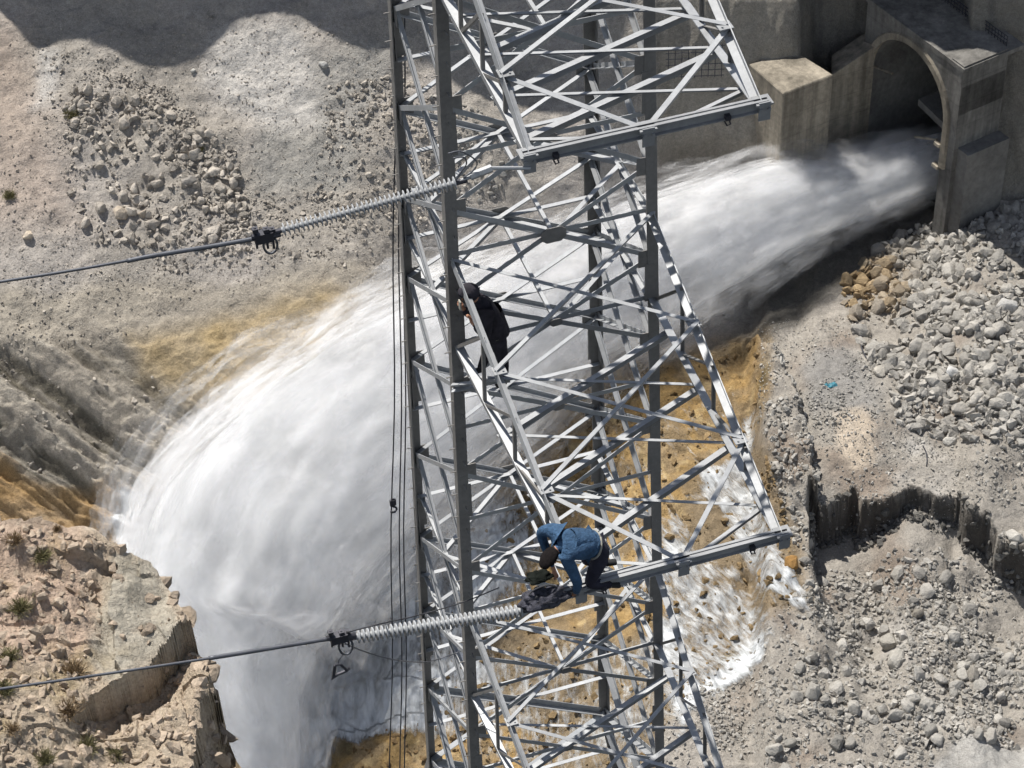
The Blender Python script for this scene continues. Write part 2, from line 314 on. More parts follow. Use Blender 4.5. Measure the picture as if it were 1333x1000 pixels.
# unseen cliff ridge above the frame, its top shaped to throw the shade on the upper slope
edge = [(-700, 20), (-300, 10), (-60, -30), (0, 0), (12, 14), (28, 42), (50, 60), (85, 48), (110, 50), (150, 66), (185, 88), (225, 88), (262, 76), (290, 50), (312, 32), (350, 24), (395, 23), (415, 38), (440, 52), (480, 66), (510, 60), (560, 80), (600, 110), (650, 140), (750, 152), (835, 150), (862, 120), (880, 60), (900, -60), (930, -95), (1040, -95), (1070, -60), (1110, 60), (1160, 150), (1215, 262), (1262, 292), (1290, 282), (1333, 262), (1450, 240), (2200, 200)]
def crest():
    tops = []
    e = np.array(edge, float); xs = np.concatenate([[-700, -500, -300], np.arange(-200, 1400, 8), [1500, 1800, 2200]]); ys = np.interp(xs, e[:, 0], e[:, 1])
    for x, y in zip(xs, ys):
        p = gpos(np.array([x]), np.array([max(y, -95)]))[0]
        k = (236-(p-CAM)@VH)/(SUNV@VH); q = p+SUNV*k; tops.append(q)
    tops = np.array(tops); V = []; n = len(tops); rowsn = 0
    for f, dv in ((0, -1.5), (.3, -1.0), (.6, -.3), (1, 0), (1.0, 4), (.85, 12), (.3, 22)):
        for q in tops:
            base = q[2]-34; z = base+(q[2]-base)*f; p = q+VH*dv; p = p.copy(); p[2] = z
            if f not in (1,): p += VH*1.2*float(vnoise(p/3, 7))
            V.append(p)
        rowsn += 1
    V = np.array(V); id_ = np.arange(rowsn*n).reshape(rowsn, n)
    Qc = np.stack([id_[:-1, :-1], id_[:-1, 1:], id_[1:, 1:], id_[1:, :-1]], -1).reshape(-1, 4)
    cc = np.tile([.28, .26, .235, 1], (len(V), 1))
    tag(fast_mesh('cliff', V, Qc, M_ground, True, {'col': cc}), kind='structure')
crest()
#@@REST@@
# ------------------------------------------------------------------ stones
def hull_rock(seed, n=16, flat=.75):
    r = np.random.default_rng(seed); bm = bmesh.new()
    for _ in range(n):
        d = r.normal(size=3); d /= np.linalg.norm(d); d *= r.uniform(.8, 1.05); d *= (1, r.uniform(.7, 1), flat); bm.verts.new(d)
    bmesh.ops.convex_hull(bm, input=bm.verts)
    loose = [v for v in bm.verts if not v.link_faces]
    bmesh.ops.delete(bm, geom=loose, context='VERTS')
    bmesh.ops.triangulate(bm, faces=bm.faces)
    V = np.array([v.co[:] for v in bm.verts]); bm.verts.index_update(); T = np.array([[v.index for v in f.verts] for f in bm.faces]); bm.free()
    return V, T
PROT = [hull_rock(100+k, 12+k % 4, .6+.1*(k % 4)) for k in range(10)]
PBIG = [hull_rock(300+k, 26, .75) for k in range(8)]
def rotm(a, b, c):
    return np.array(Matrix.Rotation(a, 3, 'Z') @ Matrix.Rotation(b, 3, 'X') @ Matrix.Rotation(c, 3, 'Y'))
def stone_bed(name, P, Sz, Cl, label=None):
    VV = []; TT = []; CC = []; n = 0
    for k in range(len(P)):
        V, T = PROT[RNG.integers(len(PROT))]
        R = rotm(*RNG.uniform(-3.1, 3.1, 3)); v = (V*RNG.uniform(.7, 1.2, 3)*Sz[k]) @ R.T + P[k]
        VV.append(v); TT.append(T+n); n += len(v); CC.append(np.tile(np.append(Cl[k]*RNG.uniform(.82, 1.18), 1), (len(v), 1)))
    o = fast_mesh(name, np.concatenate(VV), np.concatenate(TT), M_rock, False, {'col': np.concatenate(CC)})
    return tag(o, label, kind='stuff')
# density of stones over the slope, in picture coordinates of the valley grid
zones = [  # polygon, count, size lo, hi, power
    ([(90, 120), (180, 130), (310, 200), (330, 330), (120, 320), (80, 240)], 900, .14, .8, 2.6),
    ([(150, 90), (230, 120), (300, 210), (210, 230)], 700, .1, .4, 3),
    ([(60, 60), (140, 60), (180, 190), (60, 280)], 350, .08, .35, 3),
    ([(420, 110), (520, 90), (700, 180), (640, 260), (500, 310), (380, 300), (420, 200)], 1600, .1, .5, 3),
    ([(250, 250), (500, 250), (480, 350), (200, 350)], 800, .08, .4, 3),
    ([(-50, 20), (560, 20), (560, 370), (-50, 370)], 2600, .05, .22, 2),
    ([(-50, 350), (300, 360), (160, 440), (-50, 480)], 500, .06, .25, 2),
    ([(1095, 370), (1170, 300), (1260, 300), (1340, 280), (1340, 560), (1290, 570), (1160, 500), (1110, 440)], 2400, .22, 1.05, 2.2),
    ([(1140, 440), (1340, 440), (1340, 600), (1170, 560)], 900, .2, .95, 2.3),
    ([(985, 460), (1340, 380), (1340, 660), (985, 660)], 2200, .06, .3, 2.5),
    ([(990, 540), (1050, 540), (1050, 720), (1000, 720)], 350, .15, .55, 2),
    ([(1060, 690), (1340, 690), (1340, 1010), (940, 1010), (900, 900), (1010, 810)], 6500, .06, .42, 3),
    ([(1060, 700), (1340, 690), (1340, 1010), (940, 1010), (1010, 810)], 420, .3, .95, 3),
    ([(1180, 860), (1340, 780), (1340, 960), (1230, 950), (1180, 980)], 800, .15, .5, 2),
    ([(860, 880), (960, 860), (1000, 1010), (850, 1010)], 900, .06, .3, 2.5),
    ([(1060, 700), (1300, 740), (1330, 860), (1040, 820)], 900, .1, .5, 2.5),
    ([(1220, 280), (1400, 260), (1400, 640), (1230, 640)], 500, .1, .5, 2.5),
    ([(985, 420), (1180, 400), (1340, 560), (1340, 660), (985, 660)], 5200, .035, .16, 2),
    ([(-50, 20), (560, 20), (560, 370), (-50, 400)], 5200, .03, .13, 2),
    ([(880, 700), (1340, 680), (1340, 1010), (840, 1010)], 5000, .035, .13, 2),
    ([(620, 640), (800, 500), (985, 440), (985, 580), (1040, 760), (900, 900), (850, 1010), (380, 1010), (560, 920)], 1500, .08, .62, 3.2),
    ([(-20, 440), (200, 480), (300, 560), (200, 640), (-20, 600)], 260, .06, .4, 3),
    ([(1040, 490), (1150, 470), (1150, 560), (1060, 560)], 500, .06, .35, 2.4)]
pp = []; ss = []
for pts, n, lo_, hi_, pw in zones:
    a = np.array(pts); q = np.column_stack([RNG.uniform(a[:, 0].min(), a[:, 0].max(), n*4), RNG.uniform(a[:, 1].min(), a[:, 1].max(), n*4)])
    q = q[in_poly(q[:, 0]+0, q[:, 1]+0, pts)]
    g = gpos(q[:, 0], q[:, 1]); keep = fbm(g/4, 3, 201) > RNG.uniform(-.55, .35, len(q)); q = q[keep][:n]
    pp.append(q); ss.append(lo_+(hi_-lo_)*RNG.uniform(0, 1, len(q))**pw)
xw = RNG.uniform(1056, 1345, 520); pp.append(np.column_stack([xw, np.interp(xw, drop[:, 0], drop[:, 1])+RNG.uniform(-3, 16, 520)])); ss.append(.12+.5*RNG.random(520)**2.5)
xw = RNG.uniform(470, 690, 160); pp.append(np.column_stack([np.interp(xw, [470, 490, 520, 560, 610, 650, 700], [1012, 1018, 1036, 1046, 1062, 1064, 1062])+RNG.uniform(-7, 4, 160), xw])); ss.append(.15+.5*RNG.random(160)**2)
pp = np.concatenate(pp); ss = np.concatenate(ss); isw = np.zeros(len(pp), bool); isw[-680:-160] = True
ok = ~in_poly(pp[:, 0]+0, pp[:, 1]+0, [(1215, 985), (1250, 962), (1400, 955), (1400, 1100), (1180, 1100)]); pp = pp[ok]; ss = ss[ok]; isw = isw[ok]
order = np.argsort(-ss); 
cls = np.where(pp[:, 0] < 400, 0, np.where(pp[:, 0] < 900, 1, np.where(pp[:, 1] < 640, 2, 3)))
cls = np.where(in_poly(pp[:, 0]+0, pp[:, 1]+0, [(600, 660), (760, 500), (880, 460), (990, 430), (985, 570), (1030, 700), (1045, 770), (960, 860), (880, 920), (850, 1010), (300, 1010), (500, 860)]) | isw | ((pp[:, 0] < 300) & (pp[:, 1] > 400)), 9, cls)
big = np.concatenate([order[cls[order] == c][:n] for c, n in ((0, 35), (1, 15), (2, 110), (3, 60))]); rest = np.setdiff1d(order, big)
Pg = gpos(pp[:, 0], pp[:, 1]); Cg = gcol(pp[:, 0], pp[:, 1])*.5+np.array([.34, .32, .29])*.5
def stone_col(px, py):
    c = np.array([.36, .345, .315])
    if px < 560: c = np.array([.38, .34, .29])
    return c
for k in range(len(pp)): Cg[k] = .35*Cg[k]+.65*stone_col(*pp[k])
oc = sst(1.15-np.hypot((pp[:, 0]-1115)/85, (pp[:, 1]-372)/60)+RNG.uniform(-.25, .25, len(pp)))
near_bed = oc > .5
Cg = Cg*(1-oc[:, None])+Cg*np.array([.85, .66, .42])*oc[:, None]
Cg = Cg*RNG.uniform(.72, 1.2, len(pp))[:, None]
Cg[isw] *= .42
inb = (soft_poly(pp[:, 0], pp[:, 1], [(600, 660), (760, 500), (880, 460), (990, 430), (985, 570), (1030, 700), (1040, 770), (960, 860), (880, 920), (850, 1010), (300, 1010), (500, 860)], 6) > .5)
Cg[inb] = Cg[inb]*np.array([.62, .47, .28])
Pr = Pg.copy(); Pr[:, 2] += ss*.25
stone_bed('gravel', Pr[rest], ss[rest], Cg[rest], 'loose grey gravel and small broken stones over the slopes')
def boulder(P, s, c, label, group=None, seed=0):
    V, T = PBIG[seed % len(PBIG)]; r = np.random.default_rng(seed+5)
    v = (V*r.uniform(.75, 1.2, 3)*s) @ rotm(*r.uniform(-3, 3, 3)).T
    # one rounding pass: cut corners by subdividing and pulling
    o = fast_mesh('boulder', v, T, M_rock, False, {'col': np.tile(np.append(c, 1), (len(v), 1))})
    bm = bmesh.new(); bm.from_mesh(o.data)
    bmesh.ops.dissolve_limit(bm, angle_limit=.25, verts=bm.verts, edges=bm.edges)
    bmesh.ops.bevel(bm, geom=list(bm.edges), offset=s*.1, segments=2, profile=.6, affect='EDGES', clamp_overlap=True)
    for vt in bm.verts:
        q = np.array(vt.co)/s; vt.co = Vector(np.array(vt.co)*(1+.07*float(fbm(q*2.2+seed, 3, 5))))
    bm.to_mesh(o.data); bm.free()
    at = o.data.color_attributes.get('col') or o.data.color_attributes.new('col', 'FLOAT_COLOR', 'POINT')
    at.data.foreach_set('color', np.tile(np.append(c, 1), (len(at.data), 1)).astype(np.float32).ravel())
    for f in o.data.polygons: f.use_smooth = True
    o.location = P; tag(o, label, 'boulder', group); return o
AREA = [(lambda x, y: x < 400, 'rough tan stone lying in the rubble on the left scree slope', 'stones on the left scree slope'),
        (lambda x, y: x < 900, 'rough stone on the scree behind the pylon', 'stones on the scree behind the pylon'),
        (lambda x, y: y < 640, 'pale grey boulder in the heap below the tunnel mouth', 'boulders heaped below the tunnel'),
        (lambda x, y: True, 'pale grey stone on the gravel bank below the shaded scarp', 'stones on the lower right gravel bank')]
special = [  # px, py, radius, colour, label
    (1031, 742, .95, (.30, .17, .06), 'rust brown boulder beside the white side stream'),
    (1022, 706, .65, (.33, .24, .12), 'ochre flat stone just above the rust brown boulder by the stream'),
    (1163, 807, 1.25, (.34, .32, .28), 'large rounded grey boulder alone on the lower right bank'),
    (1197, 778, .95, (.22, .20, .17), 'dark brown rounded boulder up right of the largest grey one'),
    (1168, 845, 1.25, (.38, .36, .32), 'broad pale flat boulder just below the large rounded grey one'),
    (1270, 858, 1.0, (.26, .24, .21), 'dark grey rounded boulder half sunk right of the lower bank'),
    (1145, 492, 1.15, (.44, .41, .36), 'big cream rounded boulder at the left foot of the boulder heap'),
    (1237, 508, 1.1, (.55, .54, .52), 'brightest white angular boulder low in the heap'),
    (1307, 428, 1.3, (.42, .41, .39), 'large square pale boulder near the right edge of the heap'),
    (1142, 372, 1.25, (.24, .20, .15), 'dark brown wet boulder near the jet at the top of the heap'),
    (1120, 362, .8, (.30, .20, .10), 'rust stained boulder nearest the shadowed jet'),
    (1236, 575, .9, (.46, .44, .40), 'white oblong boulder lying alone below the heap'),
    (248, 243, .95, (.28, .26, .235), 'lone dark grey block amid the left scree'),
    (158, 283, 1.05, (.42, .36, .29), 'largest tan boulder at the foot of the left scree'),
    (186, 281, .75, (.36, .31, .25), 'flat tan boulder right of the largest one on the scree'),
    (421, 83, .8, (.34, .335, .32), 'grey boulder alone high on the slope left of the pylon'),
    (251, 90, .35, (.42, .41, .38), 'small pale stone at the tip of the cliff shadow'),
    (38, 316, .85, (.5, .43, .34), 'pale slanting slab on the lower left scree')]
for k, (x, y, r, c, lb) in enumerate(special):
    p = gpos(np.array([x]), np.array([y]))[0]; p[2] += r*.3; boulder(p, r, np.array(c), lb, seed=k)
for n_, k in enumerate(big):
    x, y = pp[k]
    lb, gr = [(l, g) for f, l, g in AREA if f(x, y)][0]
    r_ = ss[k]; rank = [('large', .62), ('middling', .42), ('smaller', 0)] if x > 900 and y < 640 else [('large', .45), ('middling', .33), ('smaller', 0)]
    w_ = [a_ for a_, b_ in rank if r_ >= b_][0]
    if near_bed[k]: lb, gr = 'ochre stained stone beside the shadowed jet', 'ochre stained stones beside the jet'
    elif x > 900 and y < 640 and x > 1262: lb, gr = 'pale grey boulder at the right edge of the heap', 'boulders at the right edge of the heap'
    elif x > 900 and y < 640 and x < 1180: lb, gr = 'pale grey boulder on the left flank of the heap', 'boulders on the left flank of the heap'
    elif y >= 640 and x > 1180: lb, gr = 'pale grey stone on the far right gravel below the dark scarp', 'stones on the far right gravel'
    elif y >= 640: lb, gr = 'pale grey stone on the gravel between the stream and the scarp', 'stones between the stream and the scarp'
    lb = w_+' '+lb; gr = w_+' '+gr
    boulder(Pr[k], ss[k]*1.15, Cg[k]*RNG.uniform(.85, 1.15), lb, gr, seed=20+n_)

# ------------------------------------------------------------------ tunnel portal, block and tunnel
HH = .5*UH-.866*VH; NN = -.866*UH-.5*VH; ZZ = np.array([0, 0, 1.])
def portal():
    o = at_v(1217, 268, 208.)            # foot of the right jamb
    K = empty('tunnel_portal', tuple(o)); tag(K, 'arched grey concrete tunnel mouth that the water jet bursts from', 'tunnel portal')
    w = 13.2; hs = 11.6; rr = w/2; TT_ = 1.15
    f = lambda a, h, d: a*HH+h*ZZ-d*NN     # local: along face, up, depth
    # arch outline from right foot over the crown to the left foot (a negative to the left)
    arc = [(0, -6), (0, hs*.5), (0, hs)] + [(-rr+rr*math.cos(t), hs+rr*1.02*math.sin(t)) for t in np.linspace(.12, math.pi-.12, 19)] + [(-w, hs), (-w, hs*.5), (-w, -6)]
    top = hs+rr+1.5; R = 1.9; Lw = 1.6
    out = []
    for a, h in arc:
        if h <= hs: out.append((R if a > -rr else -w-Lw, h))
        else:
            t = math.atan2(h-hs, a+rr); 
            c, s = math.cos(t), math.sin(t); kx = (rr+(R if c > 0 else Lw))/max(abs(c), 1e-6); kz = (top-hs)/max(s, 1e-6); q = min(kx, kz); out.append((-rr+q*c, hs+q*s))
    m = MB(); n = len(arc); D = 6.4
    V = [f(a, h, 0) for a, h in arc]+[f(a, h, 0) for a, h in out]+[f(a, h, D) for a, h in arc]+[f(a, h, D) for a, h in out]
    Fc = []
    for k in range(n-1):
        Fc += [(k, k+1, n+k+1, n+k), (n+k, n+k+1, 3*n+k+1, 3*n+k)]
    m.add(V, Fc); m.build('arch_wall', M_conc2, K)
    m = MB(); V = [f(a, h, -.01) for a, h in arc]+[f(a, h, 34) for a, h in arc]
    m.add(V, [(k, k+1, n+k+1, n+k) for k in range(n-1)]+[tuple(range(n, 2*n))]); m.build('tunnel_lining', M_concd, K, True)
    # corner fill so that the top edge is square
    m = MB()
    m.box(f(R-1.0, hs+rr*.5+2.2, 3.2), HH*1.0, ZZ*3.3, NN*3.15); m.build('pillar', M_conc2, K)
    m = MB(); m.box(f(-rr-.2, top+.25, 4.2), HH*(rr+2.3), ZZ*.25, NN*4.3); m.build('ledge', M_conc2, K)
    m = MB(); m.box(f(R+.9, 1, 3.6), HH*.9, ZZ*8.2, NN*3.0); m.build('buttress', M_concd, K)
    ring = [(a, h) for a, h in arc if h > hs*.4]; n2 = len(ring); cx_ = -rr
    def off_(a, h, r): d = np.array([a-cx_, max(h-hs, 0)]); d = d/np.linalg.norm(d); return a+d[0]*r, h+d[1]*r
    V = [f(*off_(a, h, -.02), -.28) for a, h in ring]+[f(*off_(a, h, .75), -.28) for a, h in ring]+[f(*off_(a, h, .95), .1) for a, h in ring]+[f(*off_(a, h, -.02), .3) for a, h in ring]
    m = MB(); m.add(V, [(k+o_*n2, k+1+o_*n2, k+1+(o_+1)*n2, k+(o_+1)*n2) for k in range(n2-1) for o_ in (0, 1)]+[(k, k+3*n2, k+1+3*n2, k+1) for k in range(n2-1)]); m.build('arch_rim', M_conc, K)
    # inner gate beams
    m = MB(); m.box(f(-rr+2.6, 7.6, 5), HH*4.4-ZZ*.6, ZZ*.45, NN*1.6); m.build('gate_beam', M_concd, K)
    m = MB(); m.tube([f(-w, 11.6, .4), f(-w+3.4, 12.6, .3)], .14); m.build('strut', M_conc, K)
    m = MB(); m.tube([f(-w+8.2, 6.6, .4), f(-1.6, 8.2, .6)], .14); m.build('strut', M_conc, K)
    m = MB(); m.box(f(-.5, 8.6, -.15), HH*.45, ZZ*.2, NN*.3); m.build('bracket', M_conc, K)
    m = MB(); m.box(f(-.4, 5.6, -.15), HH*.5, ZZ*.2, NN*.3); m.build('bracket', M_conc, K)
    # drill-hole pattern of the lining above the arch: a short rail
    rl = empty('railing', tuple(o+f(0, top+.5, 7.4))); tag(rl, 'dark metal railing along the ledge above the tunnel arch', 'railing')
    m = MB(); Lr = 13
    q0 = f(1.2, top+.5, 6.6)-f(0, top+.5, 7.4); q1 = q0-HH*Lr
    for h in (.35, .8, 1.25): m.tube([q0+ZZ*h, q1+ZZ*h], .05, 5)
    m.build('rail', M_iron, rl)
    for k in range(27):
        p = q0+(q1-q0)*k/26; m = MB(); m.tube([p, p+ZZ*1.3], .05, 5); m.build('post', M_iron, rl)
M_conc2 = mat('portal_concrete', (.165, .158, .145), rough=.9, stain=.4, noise=[(.2, .25, 5), (1.7, .2, 7)], bump=(1.2, .12))
portal()
def block():
    v0 = 209.6; c = at_v(1020, 122, v0); z = c[2]
    pts = [at_z(np.array(x), np.array(y), z) for x, y in ((975, 83), (1020, 122), (1085, 97), (1037, 67))]
    m = MB(); top = pts; bot = [p-ZZ*14 for p in pts]
    m.add(top+bot, [(0, 1, 2, 3)[::-1], (0, 4, 5, 1), (1, 5, 6, 2), (2, 6, 7, 3), (3, 7, 4, 0)])
    o = m.build('concrete_block', M_conc)
    bm = bmesh.new(); bm.from_mesh(o.data); bmesh.ops.recalc_face_normals(bm, faces=bm.faces); bmesh.ops.bevel(bm, geom=list(bm.edges), offset=.12, segments=1, affect='EDGES'); bm.to_mesh(o.data); bm.free()
    tag(o, 'square pale concrete block with sunlit top beside the jet', 'concrete block')
    m = MB()
    p = [at_v(1140, y, 219.) for y in (60, 200)]
    q = [at_v(1083, y, 217.) for y in (98, 210)]
    V = [q[0], p[0], p[0]-ZZ*16, q[0]-ZZ*16]; m.add(V+[v+UH*.5+VH*4 for v in V], [(0, 3, 2, 1), (0, 1, 5, 4), (1, 2, 6, 5), (0, 4, 7, 3)])
    tag(m.build('retaining_wall', M_conc), 'stained grey concrete wall between the square block and the tunnel arch', 'wall')
block()

def ground_line(name, pts, r, m_, label, cat):
    q = gpos(np.array([a for a, b in pts], float), np.array([b for a, b in pts], float))+ZZ*r
    m = MB(); m.tube([q[0]]+[q[i]+ZZ*.25*(i % 2) for i in range(1, len(q)-1)]+[q[-1]], r, 6); tag(m.build(name, m_, None, True), label, cat)
M_scrap = mat('blue_plastic', (.10, .33, .42), rough=.5, noise=[(3, .2, 3)])
ground_line('drain_hose', [(1112, 420), (1118, 428), (1121, 440), (1121, 455), (1127, 468), (1134, 478)], .09, M_iron, 'black curved hose lying at the left foot of the boulder heap', 'hose')
ground_line('bent_rebar', [(1202, 582), (1205, 590), (1207, 600), (1206, 608)], .07, M_iron, 'short bent rebar on the bare ground above the dark scarp', 'rebar')
ground_line('steel_rod', [(1250, 522), (1243, 532), (1237, 541)], .07, M_iron, 'thin dark rod leaning below the brightest white boulder', 'rod')
bm = bmesh.new()
for i_ in range(6):
    for j_ in range(4): bm.verts.new(((i_-2.5)*.26, (j_-1.5)*.24, .18*float(vnoise(np.array([i_*.9, j_*.9, 3.]), 5))+.15))
bm.verts.ensure_lookup_table()
for i_ in range(5):
    for j_ in range(3): bm.faces.new([bm.verts[i_*4+j_], bm.verts[(i_+1)*4+j_], bm.verts[(i_+1)*4+j_+1], bm.verts[i_*4+j_+1]])
bmesh.ops.solidify(bm, geom=list(bm.faces), thickness=.03)
me = bpy.data.meshes.new('plastic_scrap'); bm.to_mesh(me); bm.free(); me.materials.append(M_scrap); o = bpy.data.objects.new('plastic_scrap', me); C.objects.link(o); o.location = gpos(np.array([1081.]), np.array([508.]))[0]
tag(o, 'crumpled light blue plastic scrap on the dark debris below the jet', 'plastic scrap')
def rebar_mat():
    o = at_v(905, 80, 213.5); K = empty('rebar_mat', tuple(o)); tag(K, 'rusty rebar grid standing against the concrete wall behind the pylon arm', 'rebar grid')
    for k in range(9): m = MB(); m.tube([UH*(-3+.75*k)-ZZ*2.2, UH*(-3+.75*k)+ZZ*2.2], .05, 5); m.build('upright_bar', M_iron, K)
    for k in range(6): m = MB(); m.tube([UH*-3.3+ZZ*(-2+.8*k), UH*3.3+ZZ*(-2+.8*k)], .05, 5); m.build('cross_bar', M_iron, K)
rebar_mat()

# ------------------------------------------------------------------ near rock outcrop, lower left
def outcrop():
    ox = [-700, -300, 0, 60, 110, 160, 205, 215, 240, 275, 285, 300, 318, 330]
    oy = [560, 640, 671, 676, 690, 725, 738, 760, 800, 850, 905, 940, 975, 1100]
    xs = np.arange(-700, 334, 2.6); ts = np.concatenate([-np.array([.9, .6, .35, .18, .07])[:], np.linspace(0, 1, 190), [1.3, 1.8, 2.6]])
    XX, T = np.meshgrid(xs, ts)
    ed = np.interp(XX, ox, oy)+7*fbm(np.stack([XX/30, XX*0, XX*0], -1), 4, 301)+5*np.sign(np.sin(XX/9.))*vnoise(np.stack([XX/14, XX*0, XX*0], -1), 9)
    YY = np.where(T >= 0, ed+(1010-ed+60)*T, ed)
    v = np.interp(YY, [560, 670, 760, 880, 1000, 1100, 1500, 2500], [88, 84, 80, 74.3, 69.3, 66.5, 60, 50])
    v = v-2.0*sst((220-XX)/260)
    P = at_v(XX, YY, v)
    back = np.clip(-T, 0, 1); P = P+VH*(back*10)[..., None]; P[..., 2] -= (back**.7)*46
    rb = sst((XX-255)/60); P[..., 2] -= 0
    r1 = ridged(P/2.6, 5, 311); r2 = fbm(P/.7, 4, 321)
    blk = vnoise(np.floor(P/np.array([1.7, 2.1, 1.3]))*1.7, 331)
    rgh = soft_poly(XX, YY, [(-100, 670), (120, 690), (150, 740), (130, 860), (-50, 900)], 30)
    big_ = fbm(P/5.5, 3, 351); blk2 = vnoise(np.floor((P+1.3*fbm(P/3, 2, 363)[..., None])/np.array([2.6, 3.1, 9.]))*1.7, 365)
    P[..., 2] += (big_*1.5+blk2*.45+r1*.42+r2*.22+blk*.2*rgh)*sst((T+.02)/.1)
    P[..., 2] -= 2.2*sst((XX-250)/50)*sst((YY-830)/60)
    # ledges: rock drops away on the lower right side of each fracture line
    for ln, hh, fade in (([(250, 812), (222, 828), (196, 862), (142, 896)], 2.3, 70), ([(213, 738), (232, 780), (262, 815), (268, 850)], 1.6, 60), ([(285, 880), (262, 905), (255, 960)], 1.5, 80), ([(118, 735), (150, 745), (140, 800), (150, 850)], -.7, 60)):
        ln = np.array(ln, float); XJ = XX+7*r2; YJ = YY+7*fbm(P/1.3, 3, 377); dm = np.full(XX.shape, 1e9); sg = np.ones(XX.shape); al = np.zeros(XX.shape)
        for q0, q1 in zip(ln[:-1], ln[1:]):
            ab = q1-q0; tt = ((XJ-q0[0])*ab[0]+(YJ-q0[1])*ab[1])/(ab@ab); tc = np.clip(tt, 0, 1); dd = np.hypot(XJ-q0[0]-tc*ab[0], YJ-q0[1]-tc*ab[1]); cr_ = ab[0]*(YJ-q0[1])-ab[1]*(XJ-q0[0])
            up_ = dd < dm; dm = np.where(up_, dd, dm); sg = np.where(up_, np.where(cr_ < 0, 1, -1), sg)
        sd_ = dm*sg
        P[..., 2] -= hh*sst(sd_/3)*(1-sst((sd_-8)/fade))
    st = sst((XX-205)/30)*sst((YY-760)/40); P -= VH*0
    c = np.ones(P.shape)*np.array([.42, .345, .26])
    c = mix(c, (.44, .33, .255), soft_poly(XX+20*r2, YY, [(-100, 660), (110, 680), (130, 850), (30, 860), (-100, 900)], 25)*.8)
    c = mix(c, (.38, .35, .29), soft_poly(XX+12*r2, YY, [(150, 725), (210, 735), (240, 830), (150, 890), (110, 850)], 14)*.9)
    c = mix(c, (.30, .23, .12), sst(fbm(P/1.6, 4, 341)*2.4-.15)*.55*sst((200-XX)/80))
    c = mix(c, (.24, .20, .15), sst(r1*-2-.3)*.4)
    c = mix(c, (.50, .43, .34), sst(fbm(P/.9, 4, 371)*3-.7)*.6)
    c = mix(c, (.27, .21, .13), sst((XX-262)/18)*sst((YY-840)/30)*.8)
    ny, nx = XX.shape; i = np.arange(ny*nx).reshape(ny, nx)
    Q_ = np.stack([i[:-1, :-1], i[1:, :-1], i[1:, 1:], i[:-1, 1:]], -1).reshape(-1, 4)
    # right flank: falls away behind
    R0 = P[:, -1:]; fl = [P]
    for k, (du, dz) in enumerate(((.6, -2.5), (1.0, -7), (1.5, -16), (2, -40))):
        q = R0+VH*du*2+UH*du*.3+ZZ*dz; fl.append(q)
    PA = np.concatenate(fl, 1); CA = np.concatenate([c]+[c[:, -1:]]*4, 1); ny, nx = PA.shape[:2]; i = np.arange(ny*nx).reshape(ny, nx)
    Q_ = np.stack([i[:-1, :-1], i[1:, :-1], i[1:, 1:], i[:-1, 1:]], -1).reshape(-1, 4)
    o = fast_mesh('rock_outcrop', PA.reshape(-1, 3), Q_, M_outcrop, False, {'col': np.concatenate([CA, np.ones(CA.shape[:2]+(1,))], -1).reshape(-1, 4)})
    tag(o, kind='structure')
    def surf(x, y):
        a = int(np.clip(np.searchsorted(xs, x)-1, 0, len(xs)-1)); col_ = P[:, a]; yy = YY[:, a]; ok_ = np.where(T[:, a] >= 0)[0]
        b = ok_[np.argmin(np.abs(yy[ok_]-y))]; return P[b, a]
    return surf
surf = outcrop()
q = []; sz = []; cc = []
for k in range(3000):
    x = RNG.uniform(-30, 300); y = RNG.uniform(672, 1005)
    if y < np.interp(x, [0, 110, 205, 275, 300], [676, 696, 745, 860, 960])+3: continue
    if in_poly(np.array([x]), np.array([y]), [(130, 730), (215, 740), (240, 830), (150, 890), (110, 860)])[0] and RNG.random() < .85: continue
    q.append(surf(x, y)); sz.append(.03+.45*RNG.random()**5); cc.append(np.array([.42, .34, .26])*RNG.uniform(.8, 1.1))
for x, y, r in ((212, 742, .8), (228, 770, .6), (246, 800, .7), (262, 832, .9), (255, 850, .6), (272, 862, .7), (150, 742, .5), (120, 712, .45), (282, 905, .8), (276, 950, .9), (300, 985, .8), (232, 850, .5), (90, 760, .5), (40, 700, .5), (100, 930, .45), (180, 930, .4)):
    q.append(surf(x, y)-ZZ*r*.25); sz.append(r); cc.append(np.array([.37, .30, .23])*RNG.uniform(.85, 1.1))
stone_bed('rubble', np.array(q), np.array(sz), np.array(cc), 'small tan rubble covering the near rock outcrop')
M_shrub = mat('dry_shrub', (.23, .165, .095), rough=.95, noise=[(8, .3, 3)])
M_shrubg = mat('green_shrub', (.17, .155, .075), rough=.95, noise=[(8, .3, 3)])
def shrub(P, r, m_, label, group, n=260, h=1.0):
    V = []; Fc = []
    for k in range(n):
        d = RNG.normal(size=3); d[2] = abs(d[2])*1.1+.15; d /= np.linalg.norm(d); L_ = r*RNG.uniform(.5, 1.1); s = np.cross(d, RNG.normal(size=3)); s /= np.linalg.norm(s)
        b = RNG.normal(size=3)*r*.22; b[2] = 0; w = r*.028+.004
        for t0, t1, ww in ((0, .55, w), (.5, 1, w*.8)):
            o1 = b+d*L_*t0; o2 = b+d*L_*t1+RNG.normal(size=3)*r*.08; i = len(V); V += [o1-s*ww, o1+s*ww, o2+s*ww*.4, o2-s*ww*.4]; Fc.append((i, i+1, i+2, i+3))
    o = mesh_obj('shrub', np.array(V)*(1, 1, h), Fc, m_); o.location = P; tag(o, label, 'shrub', group)
sh_ = [(22, 708, .55, 0), (55, 725, .6, 1), (28, 790, .7, 1), (95, 865, .75, 0), (88, 925, .8, 0), (15, 850, .6, 1), (10, 905, .6, 1), (110, 965, .7, 1), (150, 975, .5, 1), (60, 990, .6, 1), (20, 960, .5, 0), (75, 690, .3, 0)]
